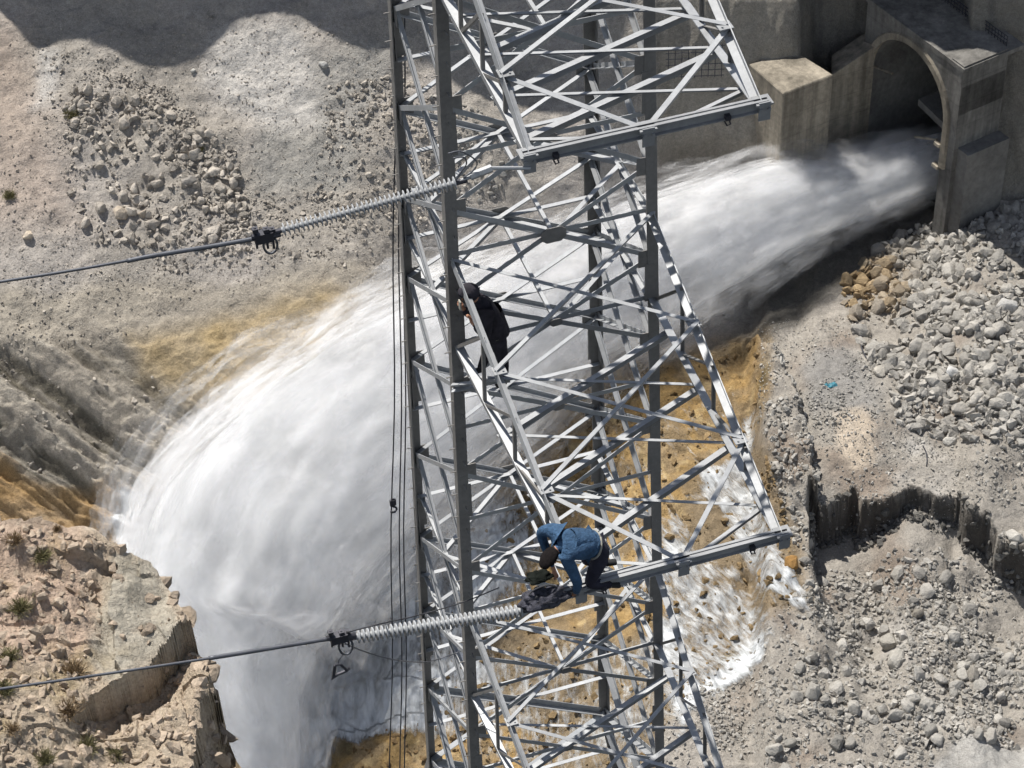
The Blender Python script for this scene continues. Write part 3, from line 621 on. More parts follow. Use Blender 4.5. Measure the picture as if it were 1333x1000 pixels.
for x, y, r, g_ in sh_:
    shrub(surf(x, y)+ZZ*.03, r, M_shrub if g_ == 0 else M_shrubg, ('dry brown twiggy shrub' if g_ == 0 else 'olive brown low shrub')+' on the near rock outcrop', ('dry' if g_ == 0 else 'green')+' shrubs on the near outcrop')
for x, y, r, lb in ((94, 157, 1.0, 'yellow green tuft on the left scree slope'), (14, 262, .9, 'dark green tuft at the left edge of the scree'), (262, 196, .5, 'small green tuft in the middle of the scree')):
    shrub(gpos(np.array([x]), np.array([y]))[0], r, M_shrubg, lb, None, 300)

# ------------------------------------------------------------------ water on the bed
def streak_mat(name, scale, stretch, lo, hi, colr=(.72, .745, .76)):
    m = bpy.data.materials.new(name); m.use_nodes = True; t = m.node_tree; b = t.nodes['Principled BSDF']; L = t.links.new
    b.inputs['Base Color'].default_value = (*colr, 1); b.inputs['Roughness'].default_value = .55; b.inputs['Specular IOR Level'].default_value = .3
    g = t.nodes.new('ShaderNodeNewGeometry'); at = t.nodes.new('ShaderNodeAttribute'); at.attribute_name = 'cover'
    mp = t.nodes.new('ShaderNodeAttribute'); mp.attribute_name = 'flow'
    n = t.nodes.new('ShaderNodeTexNoise'); n.inputs['Scale'].default_value = scale; n.inputs['Detail'].default_value = 7; n.inputs['Roughness'].default_value = .68; n.inputs['Distortion'].default_value = .4
    L(mp.outputs['Vector'], n.inputs['Vector'])
    ad = t.nodes.new('ShaderNodeMath'); ad.operation = 'ADD'; L(n.outputs['Fac'], ad.inputs[0]); L(at.outputs['Fac'], ad.inputs[1])
    mr = t.nodes.new('ShaderNodeMapRange'); mr.inputs[1].default_value = lo; mr.inputs[2].default_value = hi; L(ad.outputs[0], mr.inputs[0]); L(mr.outputs[0], b.inputs['Alpha'])
    n2 = t.nodes.new('ShaderNodeTexNoise'); n2.inputs['Scale'].default_value = 1.6*scale; n2.inputs['Detail'].default_value = 6; L(mp.outputs['Vector'], n2.inputs['Vector'])
    r2 = t.nodes.new('ShaderNodeMapRange'); r2.inputs[1].default_value = .3; r2.inputs[2].default_value = .7; r2.inputs[3].default_value = .55; r2.inputs[4].default_value = 1.05; L(n2.outputs['Fac'], r2.inputs[0])
    sc = t.nodes.new('ShaderNodeVectorMath'); sc.operation = 'SCALE'; sc.inputs[0].default_value = colr; L(r2.outputs[0], sc.inputs['Scale']); L(sc.outputs[0], b.inputs['Base Color'])
    bp = t.nodes.new('ShaderNodeBump'); bp.inputs['Distance'].default_value = .35; L(n.outputs['Fac'], bp.inputs['Height']); L(bp.outputs[0], b.inputs['Normal'])
    return m
M_foam = streak_mat('white_water', 1.7, 1, .78, 1.12)
def water_sheet():
    i0, i1 = np.searchsorted(gx, 100), np.searchsorted(gx, 1070); j0, j1 = np.searchsorted(gy, 400), np.searchsorted(gy, 1300)
    X = PX[j0:j1, i0:i1]; Y = PY[j0:j1, i0:i1]; P = Pz[j0:j1, i0:i1].copy(); N1 = jx[j0:j1, i0:i1]; N2 = jy[j0:j1, i0:i1]
    s1 = soft_poly(N1, N2, [(968, 540), (985, 545), (970, 620), (1010, 690), (1050, 760), (1052, 795), (1010, 790), (960, 720), (915, 650), (905, 615), (950, 600)], 12)      # side stream
    s2 = soft_poly(N1, N2, [(875, 690), (960, 740), (1000, 790), (1010, 830), (950, 890), (880, 930), (860, 860), (830, 760)], 26)
    s3 = soft_poly(N1, N2, [(880, 920), (940, 870), (990, 840), (1000, 860), (960, 895), (900, 935), (880, 990)], 12)
    s4 = soft_poly(N1, N2, [(500, 690), (640, 640), (690, 700), (640, 790), (600, 960), (480, 960), (440, 830)], 40)
    s5 = soft_poly(N1, N2, [(150, 640), (540, 700), (540, 800), (500, 890), (570, 900), (560, 940), (430, 950), (390, 1030), (340, 1200), (120, 1200)], 28)
    s6 = soft_poly(N1, N2, [(600, 850), (880, 830), (870, 1010), (620, 1010)], 30)
    cov = .46*s1+.42*s2+.38*s3+.46*s4+.74*s5+.33*s6+.23*soft_poly(N1, N2, [(620, 560), (980, 480), (900, 700), (800, 820), (600, 820)], 30)
    cov = cov+.22*soft_poly(N1, N2, [(360, 860), (560, 880), (570, 945), (480, 960), (440, 1010), (360, 1020)], 20)
    cov = np.clip(cov, 0, .65)
    P[..., 2] += .18+.25*s5+.3*fbm(P/2.5, 3, 401)*np.clip(cov*2, 0, 1)
    # flow coordinates: streaks run down the fall line
    a = P@UH; b = P@VH
    fa = np.where(X > 860, (a*.8+b*.55), a); fb = np.where(X > 860, (a*-.55+b*.8), b)
    flow = np.stack([fa*1.0, fb*.33, P[..., 2]*.25], -1)
    flow = flow*np.where(s5 > .5, .55, 1.0)[..., None]*.8
    ny, nx = X.shape; i = np.arange(ny*nx).reshape(ny, nx)
    Q_ = np.stack([i[:-1, :-1], i[1:, :-1], i[1:, 1:], i[:-1, 1:]], -1).reshape(-1, 4)
    k = cov.ravel()[Q_].max(1) > .03; Q_ = Q_[k]; u_, inv = np.unique(Q_, return_inverse=True); Q_ = inv.reshape(-1, 4)
    def c4(z): z = z.reshape(-1, z.shape[-1])[u_]; return np.concatenate([z, np.ones((len(z), 4-z.shape[1]))], 1)
    o = fast_mesh('rushing_water', P.reshape(-1, 3)[u_], Q_, M_foam, True, {'cover': c4(np.repeat(cov[..., None], 3, -1)), 'flow': c4(flow)})
    tag(o, kind='structure')
water_sheet()
# ------------------------------------------------------------------ the jet
JC = np.array([(1300, 190, 221., 4.4), (1178, 222, 214.5, 4.9), (1110, 246, 212, 5.6), (1000, 276, 206.8, 7.6), (850, 345, 201.2, 9.6), (700, 418, 194, 11.2), (560, 508, 182, 13.6), (430, 610, 172, 15.2), (335, 710, 164, 15.6), (285, 815, 157, 14.0), (290, 920, 150, 11.0), (310, 1040, 143.5, 9.0), (320, 1160, 138, 8)])
def jet_path(t): return np.array([np.interp(t, np.linspace(0, 1, len(JC)), JC[:, k]) for k in range(4)])
def jet_mesh(name, rs, seed, amp, ns=420, nt_=150, squash=1.0, shift=0, t1=1.0, freq=1.0):
    V = []; K = []; dens = []
    ts = np.linspace(0, t1, ns); c = []; 
    pts = np.array([at_v(jet_path(t)[0], jet_path(t)[1], jet_path(t)[2]) for t in ts]); rad = np.array([jet_path(t)[3] for t in ts])
    for _ in range(12): pts[1:-1] = (pts[:-2]+2*pts[1:-1]+pts[2:])/4; rad[1:-1] = (rad[:-2]+2*rad[1:-1]+rad[2:])/4
    tg = np.gradient(pts, axis=0); tg /= np.linalg.norm(tg, axis=1)[:, None]
    a = np.cross(tg, ZZ); a /= np.linalg.norm(a, axis=1)[:, None]; b = np.cross(a, tg)
    arc_ = np.concatenate([[0], np.cumsum(np.linalg.norm(np.diff(pts, axis=0), axis=1))])
    th = np.linspace(0, 2*math.pi, nt_, endpoint=False)
    A, TH = np.meshgrid(arc_, th, indexing='ij'); R_ = rad[:, None]*rs
    dirn = np.cos(TH)[..., None]*a[:, None, :]+np.sin(TH)[..., None]*b[:, None, :]*squash
    q = np.stack([A/16, np.cos(TH)*R_/3.6, np.sin(TH)*R_/3.6], -1)*freq
    d = fbm(q, 5, seed, .6)*amp + fbm(q*.35, 2, seed+9)*amp*.8
    grow = sst(A/35)*.85+.15
    P = pts[:, None, :]+dirn*(R_*(1+d*grow))[..., None]
    i = np.arange(ns*nt_).reshape(ns, nt_); i2 = np.roll(i, -1, 1)
    Q_ = np.stack([i[:-1], i2[:-1], i2[1:], i[1:]], -1).reshape(-1, 4)
    flow = np.stack([A/4.6, np.cos(TH)*R_/2.5, np.sin(TH)*R_/2.5], -1)
    return P.reshape(-1, 3), Q_, flow.reshape(-1, 3), ns, nt_
def spray_mat(nm, lo, hi, amax, sc, bump, core=False, trans=.55):
    mw = bpy.data.materials.new(nm); mw.use_nodes = True; t = mw.node_tree; L = t.links.new; t.nodes.remove(t.nodes['Principled BSDF']); o = t.nodes['Material Output']
    fl = t.nodes.new('ShaderNodeAttribute'); fl.attribute_name = 'flow'
    n = t.nodes.new('ShaderNodeTexNoise'); n.inputs['Scale'].default_value = sc; n.inputs['Detail'].default_value = 8; n.inputs['Roughness'].default_value = .6; n.inputs['Distortion'].default_value = .3; L(fl.outputs['Vector'], n.inputs['Vector'])
    df = t.nodes.new('ShaderNodeBsdfDiffuse'); tl = t.nodes.new('ShaderNodeBsdfTranslucent')
    mr = t.nodes.new('ShaderNodeMapRange'); mr.inputs[1].default_value = .32; mr.inputs[2].default_value = .66; mr.inputs[3].default_value = .70; mr.inputs[4].default_value = .955; L(n.outputs['Fac'], mr.inputs[0])
    sc_ = t.nodes.new('ShaderNodeVectorMath'); sc_.operation = 'SCALE'; sc_.inputs[0].default_value = (.985, .99, 1.0); L(mr.outputs[0], sc_.inputs['Scale'])
    for x in (df, tl): L(sc_.outputs[0], x.inputs[0])
    if bump:
        bp = t.nodes.new('ShaderNodeBump'); bp.inputs['Distance'].default_value = bump; bp.inputs['Strength'].default_value = .5; L(n.outputs['Fac'], bp.inputs['Height']); L(bp.outputs[0], df.inputs['Normal'])
    mx = t.nodes.new('ShaderNodeMixShader'); mx.inputs[0].default_value = trans; L(df.outputs[0], mx.inputs[1]); L(tl.outputs[0], mx.inputs[2])
    if core: L(mx.outputs[0], o.inputs[0]); return mw
    al = t.nodes.new('ShaderNodeMapRange'); al.interpolation_type = 'SMOOTHSTEP'; al.inputs[1].default_value = lo; al.inputs[2].default_value = hi; al.inputs[4].default_value = amax; L(n.outputs['Fac'], al.inputs[0])
    tr_ = t.nodes.new('ShaderNodeBsdfTransparent'); m2 = t.nodes.new('ShaderNodeMixShader'); L(al.outputs[0], m2.inputs[0]); L(tr_.outputs[0], m2.inputs[1]); L(mx.outputs[0], m2.inputs[2]); L(m2.outputs[0], o.inputs[0])
    return mw
def jet():
    P, Q_, fl_, ns, nt_ = jet_mesh('core', .70, 501, .16)
    K = fast_mesh('water_jet', P, Q_, spray_mat('jet_core', 0, 0, 0, .5, .5, True, .5), True, {'flow': np.concatenate([fl_, np.ones((len(fl_), 1))], 1)})
    tag(K, 'huge white jet of water shooting from the tunnel down to the pool', 'water jet')
    for k in range(10):
        rs = .74+.037*k; sd = (501, 501, 511)[k % 3]+(k//3)*10; am = .16+.011*k; lo = .28+.012*k; hi = .70+.014*k; ax = .36-.026*k
        P, Q_, fl_, ns, nt_ = jet_mesh('spray', rs, sd, am, 420, 150, freq=1+.03*k)
        ob = fast_mesh('spray', P, Q_, spray_mat('spray', lo, hi, ax, .95, 0), True, {'flow': np.concatenate([fl_+sd*3.3, np.ones((len(fl_), 1))], 1)}); ob.parent = K
jet()
#@@TOWER@@

# ------------------------------------------------------------------ the lattice pylon
TW, TD, TT = 2.8, 2.3804, .0179
ZF = -13.3                                    # where the legs start to splay
def half(z):
    e = TT*-z + (.155*(ZF-z) if z < ZF else 0); return TW/2+e, TD/2+e
def leg(n, z):
    a, b = half(z); return np.array([-a if n in 'AC' else a, -b if n in 'AB' else b, z])
PAN = [6.4, 4.8, 4.0, 2.42, .85, -.68, -2.13, -3.75, -5.7, -7.55, -9.35, -11.3, -13.3, -16.6, -20.2, -24.2]
FACES = {'n': ('A', 'B', (0, -1, 0)), 'f': ('C', 'D', (0, 1, 0)), 'l': ('A', 'C', (-1, 0, 0)), 'r': ('B', 'D', (1, 0, 0))}
PYL = empty('lattice_pylon', (0, 0, -24.2)); tag(PYL, 'tall galvanised steel lattice power pylon standing in front of the gorge', 'pylon')
def keep(o): o.matrix_parent_inverse = PYL.matrix_world.inverted(); return o
PYL_INV = Matrix.Translation((0, 0, 24.2))
def pbuild(m, name, mat_, parent=None, smooth=False):
    o = m.build(name, mat_, parent or PYL, smooth)
    if parent is None: o.matrix_parent_inverse = PYL_INV
    return o
for n in 'ABCD':
    sx = -1 if n in 'AC' else 1; sy = -1 if n in 'AB' else 1; m = MB(); t = .018; w = .155
    prof = [(0, 0), (-w*sx, 0), (-w*sx, -t*sy), (-t*sx, -t*sy), (-t*sx, -w*sy), (0, -w*sy)]; prof = [(a+.05*sx, b+.02*sy) for a, b in prof]
    for z0, z1 in ((6.4, ZF), (ZF, -24.2)):
        P, Q_ = leg(n, z0), leg(n, z1); pr = prof if sx*sy < 0 else prof[::-1]
        m.prism(pr, P, Q_, (1, 0, 0), (0, 1, 0))
    for z in (4.9, 2.0, -1.1, -4.3, -7.0, -10.2):   # splice plates with bolts
        P = leg(n, z); m.box(P+np.array([-sx*.08, sy*.012, 0]), (.065, 0, 0), (0, .008, 0), (0, 0, .32)); m.box(P+np.array([sx*.012, -sy*.08, 0]), (.008, 0, 0), (0, .065, 0), (0, 0, .32))
    if n in 'AC':
        z = 5.5; k = 0
        while z > -12:                      # step bolts
            P = leg(n, z); m.tube([P+np.array([-sx*.05, 0, 0]), P+np.array([-sx*.05, sy*.13, 0])] if k % 2 else [P+np.array([0, -sy*.05, 0]), P+np.array([sx*.13, -sy*.05, 0])], .009, 5); z -= .22; k += 1
    pbuild(m, 'leg', M_leg)
    m = MB(); P = leg(n, -24.2); m.prism([(-.45, -.45), (.45, -.45), (.45, .45), (-.45, .45)], P+np.array([0, 0, -2.5]), P+np.array([0, 0, .25]), (1, 0, 0), (0, 1, 0)); pbuild(m, 'footing', M_conc)
def lowf(P, Q_, nr, low=None):
    d = Q_-P; b = np.cross(d, np.array(nr, float)); return 1 if (b[2] > 0) == bool(low) else -1
def face_pt(n1, n2, z, t, off, nr): return leg(n1, z)*(1-t)+leg(n2, z)*t+np.array(nr)*off
centres = []
for i in range(len(PAN)-1):
    z0, z1 = PAN[i], PAN[i+1]
    a0, a1 = half(z0)[0], half(z1)[0]; f = a0/(a0+a1); zc = z0+(z1-z0)*f; centres.append(zc)
    for fk, (n1, n2, nr) in FACES.items():
        wd = .072 if z1 > -12 else .11
        for s_, (p, q, off) in enumerate(((leg(n1, z0), leg(n2, z1), .03), (leg(n2, z0), leg(n1, z1), -.004))):
            m = MB(); m.angle(p, q, nr, wd, .011, lowf(p, q, nr, fk != 'f' or s_ == 0), off-.02); pbuild(m, 'diagonal_brace', M_galv)
for zc in centres:
    for fk, (n1, n2, nr) in FACES.items():
        if fk in 'lr' and round(zc, 1) not in (0.1, 0.0, -1.4, -6.6, -8.4): continue
        m = MB(); m.angle(leg(n1, zc), leg(n2, zc), nr, .07, .009, lowf(leg(n1, zc), leg(n2, zc), nr, fk != 'f'), -.035); pbuild(m, 'horizontal_brace', M_galv)
        if fk in 'nf':
            c = (leg(n1, zc)+leg(n2, zc))/2+np.array(nr)*.02; gs = 1 if (fk, round(zc, 1)) in (('n', .1), ('f', -1.4), ('f', .1), ('f', -6.6)) else .5
            m = MB(); m.prism([(-.17*gs, -.06*gs), (-.1*gs, -.12*gs), (.1*gs, -.12*gs), (.17*gs, -.06*gs), (.17*gs, .06*gs), (.1*gs, .12*gs), (-.1*gs, .12*gs), (-.17*gs, .06*gs)], c, c+np.array(nr)*.012, (1, 0, 0), (0, 0, 1)); pbuild(m, 'gusset_plate', M_leg)
for zc in (.07, -1.41, -6.63, -8.46, 4.4, 3.2):
    zc = min(centres, key=lambda q: abs(q-zc)); m = MB()
    mid = {k: (leg(a, zc)+leg(b, zc))/2 for k, (a, b, _) in FACES.items()}
    for u_, v_ in (('n', 'f'), ('n', 'r'), ('r', 'f'), ('f', 'l'), ('l', 'n')):
        m = MB(); m.angle(mid[u_]+(0, 0, .02 if u_+v_ == 'nf' else -.03), mid[v_]+(0, 0, .02 if u_+v_ == 'nf' else -.03), (0, 0, 1), .05 if u_+v_ == 'nf' else .065, .008); pbuild(m, 'plan_brace', M_galv)
for z in PAN[1:-1]:
    for n in 'ABCD':
        sx = -1 if n in 'AC' else 1; sy = -1 if n in 'AB' else 1; P = leg(n, z)
        m = MB(); m.box(P+np.array([-sx*.13, -sy*.0+sy*.004, 0]), (.1, 0, 0), (0, .006, 0), (0, 0, .14)); m.box(P+np.array([sx*.004, -sy*.13, 0]), (.006, 0, 0), (0, .1, 0), (0, 0, .14)); pbuild(m, 'gusset_plate', M_leg)

def crossarm(zt, zl, L_, tw, nxt=None):
    A0, B0, A1, B1 = leg('A', zt), leg('B', zt), leg('A', zl), leg('B', zl)
    ty = -TD/2-L_; TL = np.array([-tw/2, ty, zl+.02]); TR = np.array([tw/2, ty, zl+.02])
    m = MB(); e = np.array([.32, 0, 0]) if zt < 2 else np.array([.05, 0, 0])
    m.prism([(-.05, -.09), (.05, -.09), (.05, -.075), (.012, -.07), (.012, .035), (.05, .04), (.05, .055), (.016, .055), (.016, .042), (-.016, .042), (-.016, .055), (-.05, .055), (-.05, .04), (-.012, .035), (-.012, -.07), (-.05, -.075)][::-1], TL-e, TR+(.06, 0, 0), (0, 1, 0), (0, 0, 1))
    K = pbuild(m, 'crossarm', M_beam)
    for p_, q_, n_, w_, f_ in ((A0, TL, (-1, 0, .2), .10, -1), (B0, TR, (1, 0, .2), .10, 1), (A1, TL-(0, 0, .08), (-1, 0, -.1), .11, 1), (B1, TR-(0, 0, .08), (1, 0, -.1), .11, -1)):
        m = MB(); m.angle(p_, q_, n_, w_, .012, f_); m.build('chord', M_galv, K)
    def br(p, q, w=.05, nr=(0, -.3, 1), f=1, off=0., nm='arm_brace', mt=M_galv):
        m = MB(); m.angle(p, q, nr, w, .008, f, off); m.build(nm, mt, K)
    tl = lambda t: A0+(TL-A0)*t; trr = lambda t: B0+(TR-B0)*t; ll = lambda t: A1+(TL-(0, 0, .08)-A1)*t; lr = lambda t: B1+(TR-(0, 0, .08)-B1)*t
    mid = (TL+TR)/2
    # upper plane
    br(A0, trr(.36), .05, off=.02); br(B0, tl(.36), .05, off=.05); br(tl(.36), trr(.72), .05, off=.02); br(trr(.36), tl(.72), .05, off=.05); br(tl(.72), mid, .06); br(trr(.72), mid, .06)
    # lower plane
    for a, b in ((.125, .375), (.375, .62), (.62, .87)): br(ll(a), lr(b), .045, (0, 0, 1), off=-.02); br(lr(a), ll(b), .08, (0, 0, 1), off=-.06)
    br(lr(.87), mid-(0, 0, .08), .05, (0, 0, 1), off=-.02); br(ll(.87), mid-(0, 0, .08), .05, (0, 0, 1), off=-.02)
    # side faces
    for t_, l_, nx in ((tl, ll, (-1, 0, 0)), (trr, lr, (1, 0, 0))):
        for k in (1, 2, 3): br(t_(.25*k), l_(.25*k), .045, nx, mt=M_leg); br(t_(.25*k), l_(.25*(k-1)), .045, nx, mt=M_leg)
    for p in (TL, mid, TR):
        m = MB(); m.box(p+(0, 0, .03), (.1, 0, 0), (0, .09, 0), (0, 0, .012)); m.box(p+(0, -.075, -.06), (.07, 0, 0), (0, .008, 0), (0, 0, .12)); 
        for dx in (-.05, .05): m.tube([p+(dx, -.08, -.02), p+(dx, -.11, -.02)], .018, 6)
        m.build('tip_plate', M_beam, K)
    for p, sx in ((tl(.36), -1), (tl(.72), -1), (trr(.36), 1), (trr(.72), 1)):
        m = MB(); m.box(p+np.array([-sx*.06, 0, .012]), (.085, 0, 0), (0, .08, 0), (0, 0, .006))
        for a_, b_ in ((-.1, .04), (-.1, -.04), (-.03, .0)): m.tube([p+np.array([sx*a_, b_, .015]), p+np.array([sx*a_, b_, .035])], .013, 6)
        m.build('gusset_plate', M_beam, K)
    for x in (-.62, .55):
        m = MB(); c = mid+np.array([x*tw/1.6, 0, -.08]); m.tube([c+(0, -.08, .03), c+(.02, -.09, -.04), c+(0, -.04, -.09), c+(-.02, .04, -.04)], .010, 6); m.box(c+(0, -.05, .03), (.03, 0, 0), (0, .03, 0), (0, 0, .03)); m.build('shackle', M_iron, K)
    return TL, TR
T2 = crossarm(.05, -1.44, 4.67, 2.62)
T3 = crossarm(-6.63, -8.46, 4.67, 2.62)
T1 = crossarm(5.55, 4.03, 3.30, 2.72)

# ------------------------------------------------------------------ insulator strings and conductors
def insulator(p0, p1, n, rad, label):
    K = empty('insulator_string', tuple(p0)); tag(K, label, 'insulator string', 'porcelain insulator strings')
    p0 = np.array(p0, float); p1 = np.array(p1, float); d = p1-p0; Ln = np.linalg.norm(d); d /= Ln
    q = Vector(d).to_track_quat('Z', 'Y'); pitch = Ln/n
    prof = [(.30, -.5), (.34, -.24), (.62, -.20), (1, -.16), (1, -.04), (.6, .05), (.42, .14), (.40, .34), (.30, .5)]
    V = []; Fc = []; ns = 20
    for r, z in prof: V += [(r*rad*math.cos(2*math.pi*k/ns), r*rad*math.sin(2*math.pi*k/ns), z*pitch) for k in range(ns)]
    for i in range(len(prof)-1):
        for k in range(ns): Fc.append((i*ns+k, i*ns+(k+1) % ns, (i+1)*ns+(k+1) % ns, (i+1)*ns+k))
    Fc += [tuple(range(ns))[::-1], tuple(range((len(prof)-1)*ns, len(prof)*ns))]
    base = mesh_obj('disc', V, Fc, M_insul, K, True)
    for k in range(n):
        o = base if k == 0 else base.copy()
        if k: C.objects.link(o); o.parent = K
        o.location = d*pitch*(k+.5); o.rotation_mode = 'QUATERNION'; o.rotation_quaternion = q
    m = MB(); m.tube([d*-.02, d*Ln*1.0], rad*.16, 8); m.tube([d*Ln, d*(Ln+.10)], rad*.4, 8); m.tube([d*-.12, d*0], rad*.4, 8); m.build('rod', M_iron, K)
y1 = T1[0][1]-.05; y2 = T2[0][1]-.05
i1a, i1b = at_y(594, 238, y1), at_y(366, 300, y1)
i2a, i2b = at_y(680, 795, y2), at_y(463, 829, y2)
insulator(i1a, i1b, 38, .075, 'upper grey ribbed insulator string reaching the near left leg above the worker in black')
insulator(i2a, i2b, 36, .085, 'lower grey ribbed insulator string hanging beside the worker in blue')
def wire(name, pts, r, m_, label, cat, group=None, n=8):
    m = MB(); m.tube(pts, r, n); o = m.build(name, m_, None, True); tag(o, label, cat, group); return o
def smooth_pts(P, n=10):
    P = [np.array(p, float) for p in P]; P = [2*P[0]-P[1]]+P+[2*P[-1]-P[-2]]; R_ = []
    for i in range(1, len(P)-2):
        for k in range(n):
            t = k/n; R_.append(.5*((2*P[i])+(-P[i-1]+P[i+1])*t+(2*P[i-1]-5*P[i]+4*P[i+1]-P[i+2])*t*t+(-P[i-1]+3*P[i]-3*P[i+1]+P[i+2])*t**3))
    return R_+[P[-2]]
def conductor(pts, y, thick, label, rad=.016):
    w = [at_y(x, py, y) for x, py in pts]
    d = w[-1]-w[-2]; d /= np.linalg.norm(d)
    w += [w[-1]+d*L_+np.array([0, 0, .0012*L_*L_]) for L_ in (8, 20, 45, 80)]
    K = wire('conductor', smooth_pts(w, 8), rad, M_cable, label, 'conductor', 'conductors running off to the left')
    m = MB(); q = smooth_pts([at_y(x, py, y) for x, py in thick], 6); m.tube(q, rad*1.6, 10); m.build('armour_sleeve', M_cable, K, True)
    return K
conductor([(362, 301), (340, 309), (196, 334), (95, 352), (0, 367), (-120, 386)], y1, [(336, 310), (280, 320), (200, 333), (165, 340)], 'upper aluminium conductor running from the string to the left edge over the scree')
conductor([(455, 829), (436, 830), (285, 855), (140, 877), (0, 897), (-120, 914)], y2, [(432, 831), (370, 841), (310, 851), (272, 857)], 'lower aluminium conductor running over the white pool to the near outcrop')
def clamp(x, y, yy, label, loop=True):
    K = empty('strain_clamp', tuple(at_y(x, y, yy))); tag(K, label, 'clamp', 'strain clamps at the string ends'); o = at_y(x, y, yy)
    m = MB(); m.tube([at_y(x+22, y-3, yy)-o, at_y(x+6, y-1, yy)-o, (0, 0, 0), at_y(x-16, y+1, yy)-o], [.03, .045, .05, .03], 8)
    m.box((0, 0, 0), (.10, 0, 0), (0, .05, 0), (0, 0, .06)); m.build('clamp_body', M_iron, K)
    for dx in (-10, 4, 12):
        m = MB(); c = at_y(x+dx, y, yy)-o; m.tube([c+(0, 0, -.16), c+(0, 0, .12)], .014, 5); m.box(c+(0, 0, .09), (.03, 0, 0), (0, .03, 0), (0, 0, .02)); m.build('bolt', M_iron, K)
    if loop:
        m = MB(); m.tube([at_y(x+9+9*math.sin(a), y+11-11*math.cos(a), yy)-o for a in np.linspace(0, 6.1, 22)], .014, 6); m.build('pull_loop', M_cable, K, True)
clamp(441, 830, y2, 'dark bolted clamp with a round wire loop on the lower string')
clamp(343, 308, y1, 'dark bolted clamp at the left end of the upper string')
# link between the upper string and the arm tip
m = MB(); m.tube([i1a, at_y(640, 219, y1), T1[0]+(0, -.1, -.1)], .022, 6); m.tube([at_y(612, 230, y1), at_y(640, 219, y1)], .045, 6)
tag(m.build('extension_link', M_galv), 'thin steel link from the upper string to the corner of the arm', 'steel link')
m = MB()
pl = smooth_pts([at_y(583, 200, y1), at_y(598, 197, y1), at_y(612, 203, y1), at_y(621, 212, y1), at_y(616, 222, y1), at_y(603, 232, y1)], 6); m.tube(pl, .009, 5)
pl = smooth_pts([at_y(590, 206, y1), at_y(604, 205, y1), at_y(607, 214, y1), at_y(600, 224, y1), at_y(592, 236, y1)], 6); m.tube(pl, .009, 5)
tag(m.build('wire_coil', M_cable, None, True), 'small coil of loose wire above the upper string beside the leg', 'wire')
# dangling wire tool under the clamp
m = MB(); k_ = [(447, 842), (446, 866)]; m.tube([at_y(x, y, y2) for x, y in ((436, 866), (443, 865), (452, 873), (455, 869))], .018, 6); m.tube([at_y(x, y, y2) for x, y in ((436, 866), (434, 880), (431, 884), (440, 878), (452, 873))], .02, 6)
m.tube([at_y(x, y, y2) for x, y in ((447, 852), (441, 860), (440, 866))], .006, 4)
tag(m.build('cable_grip', M_iron), 'dark triangular cable grip dangling below the lower string', 'cable grip')
wire('guide_wire', smooth_pts([at_y(449, 824, y2), at_y(500, 811, y2-.0), at_y(537, 803, -1.4), at_y(600, 785, -1.4), at_y(650, 765, -1.4)], 6), .009, M_rope, 'thin wire rising from the clamp to the pylon above the lower string', 'wire')
wire('jumper_wire', smooth_pts([at_y(449, 838, y2), at_y(480, 850, y2+.5), at_y(520, 860, y2+1), at_y(560, 861, -1.5), at_y(600, 848, -1.3)], 6), .008, M_cable, 'thin slack wire sagging below the lower string to the leg', 'wire')
for x0, x1, lb in ((516, 508, 'left hoist rope hanging beside the pylon with a hook'), (520, 522, 'middle hoist rope hanging beside the far left leg'), (525, 528, 'right hoist rope hanging close to the far left leg')):
    P, Q_ = at_y(x0, -40, 1.5), at_y(x1, 1040, 1.5); dr = Q_-P
    wire('hoist_rope', [P+dr*k/20+UH*.02*math.sin(k*.9) for k in range(21)], .011, M_rope, lb, 'rope', 'hoist ropes beside the pylon', 6)
o = at_y(512, 660, 1.45); m = MB()
m.tube([(0, 0, .16), (0, 0, .02)], .03, 8); m.tube([(.0+.05*math.sin(a), 0, -.06+.06*math.cos(a)) for a in np.linspace(0, 4.4, 12)], .018, 6); m.box((0, 0, .1), (.05, 0, 0), (0, .02, 0), (0, 0, .06))
h = m.build('pulley_hook', M_iron); h.location = o; tag(h, 'small black pulley hook on the left hoist rope', 'hook')
#@@PEOPLE@@

# ------------------------------------------------------------------ people
def skinned(name, J, E_, mat_, parent, root=0, sub=2):
    """J: list of (xyz, radius); one continuous skin over the skeleton"""
    me = bpy.data.meshes.new(name); me.from_pydata([tuple(map(float, j[0])) for j in J], E_, []); me.materials.append(mat_)
    o = bpy.data.objects.new(name, me); C.objects.link(o); o.parent = parent
    sk_ = o.modifiers.new('skin', 'SKIN'); sk_.use_smooth_shade = True
    for k, v in enumerate(me.skin_vertices[0].data):
        r = J[k][1]; v.radius = (r, r) if not hasattr(r, '__len__') else r; v.use_root = (k == root)
    s_ = o.modifiers.new('sub', 'SUBSURF'); s_.levels = sub; s_.render_levels = sub
    dg = bpy.context.evaluated_depsgraph_get(); ev = o.evaluated_get(dg); m2 = bpy.data.meshes.new_from_object(ev)
    o.modifiers.clear(); o.data = m2; m2.shade_smooth(); return o
M_skin = mat('skin', (.42, .22, .14), rough=.6); M_hair = mat('black_hair', (.012, .010, .010), rough=.9, spec=.08, bump=(60, .01), noise=[(40, .4, 3)])
M_black = mat('black_cloth', (.028, .025, .032), rough=.85, noise=[(9, .4, 4)], bump=(14, .02)); M_blue = mat('blue_cloth', (.042, .092, .17), rough=.9, noise=[(6, .3, 5), (30, .2, 3)], bump=(7, .07))
M_trous = mat('dark_trousers', (.022, .022, .035), rough=.85, noise=[(8, .3, 4)], bump=(12, .02)); M_shoe = mat('black_shoe', (.02, .02, .02), rough=.6)
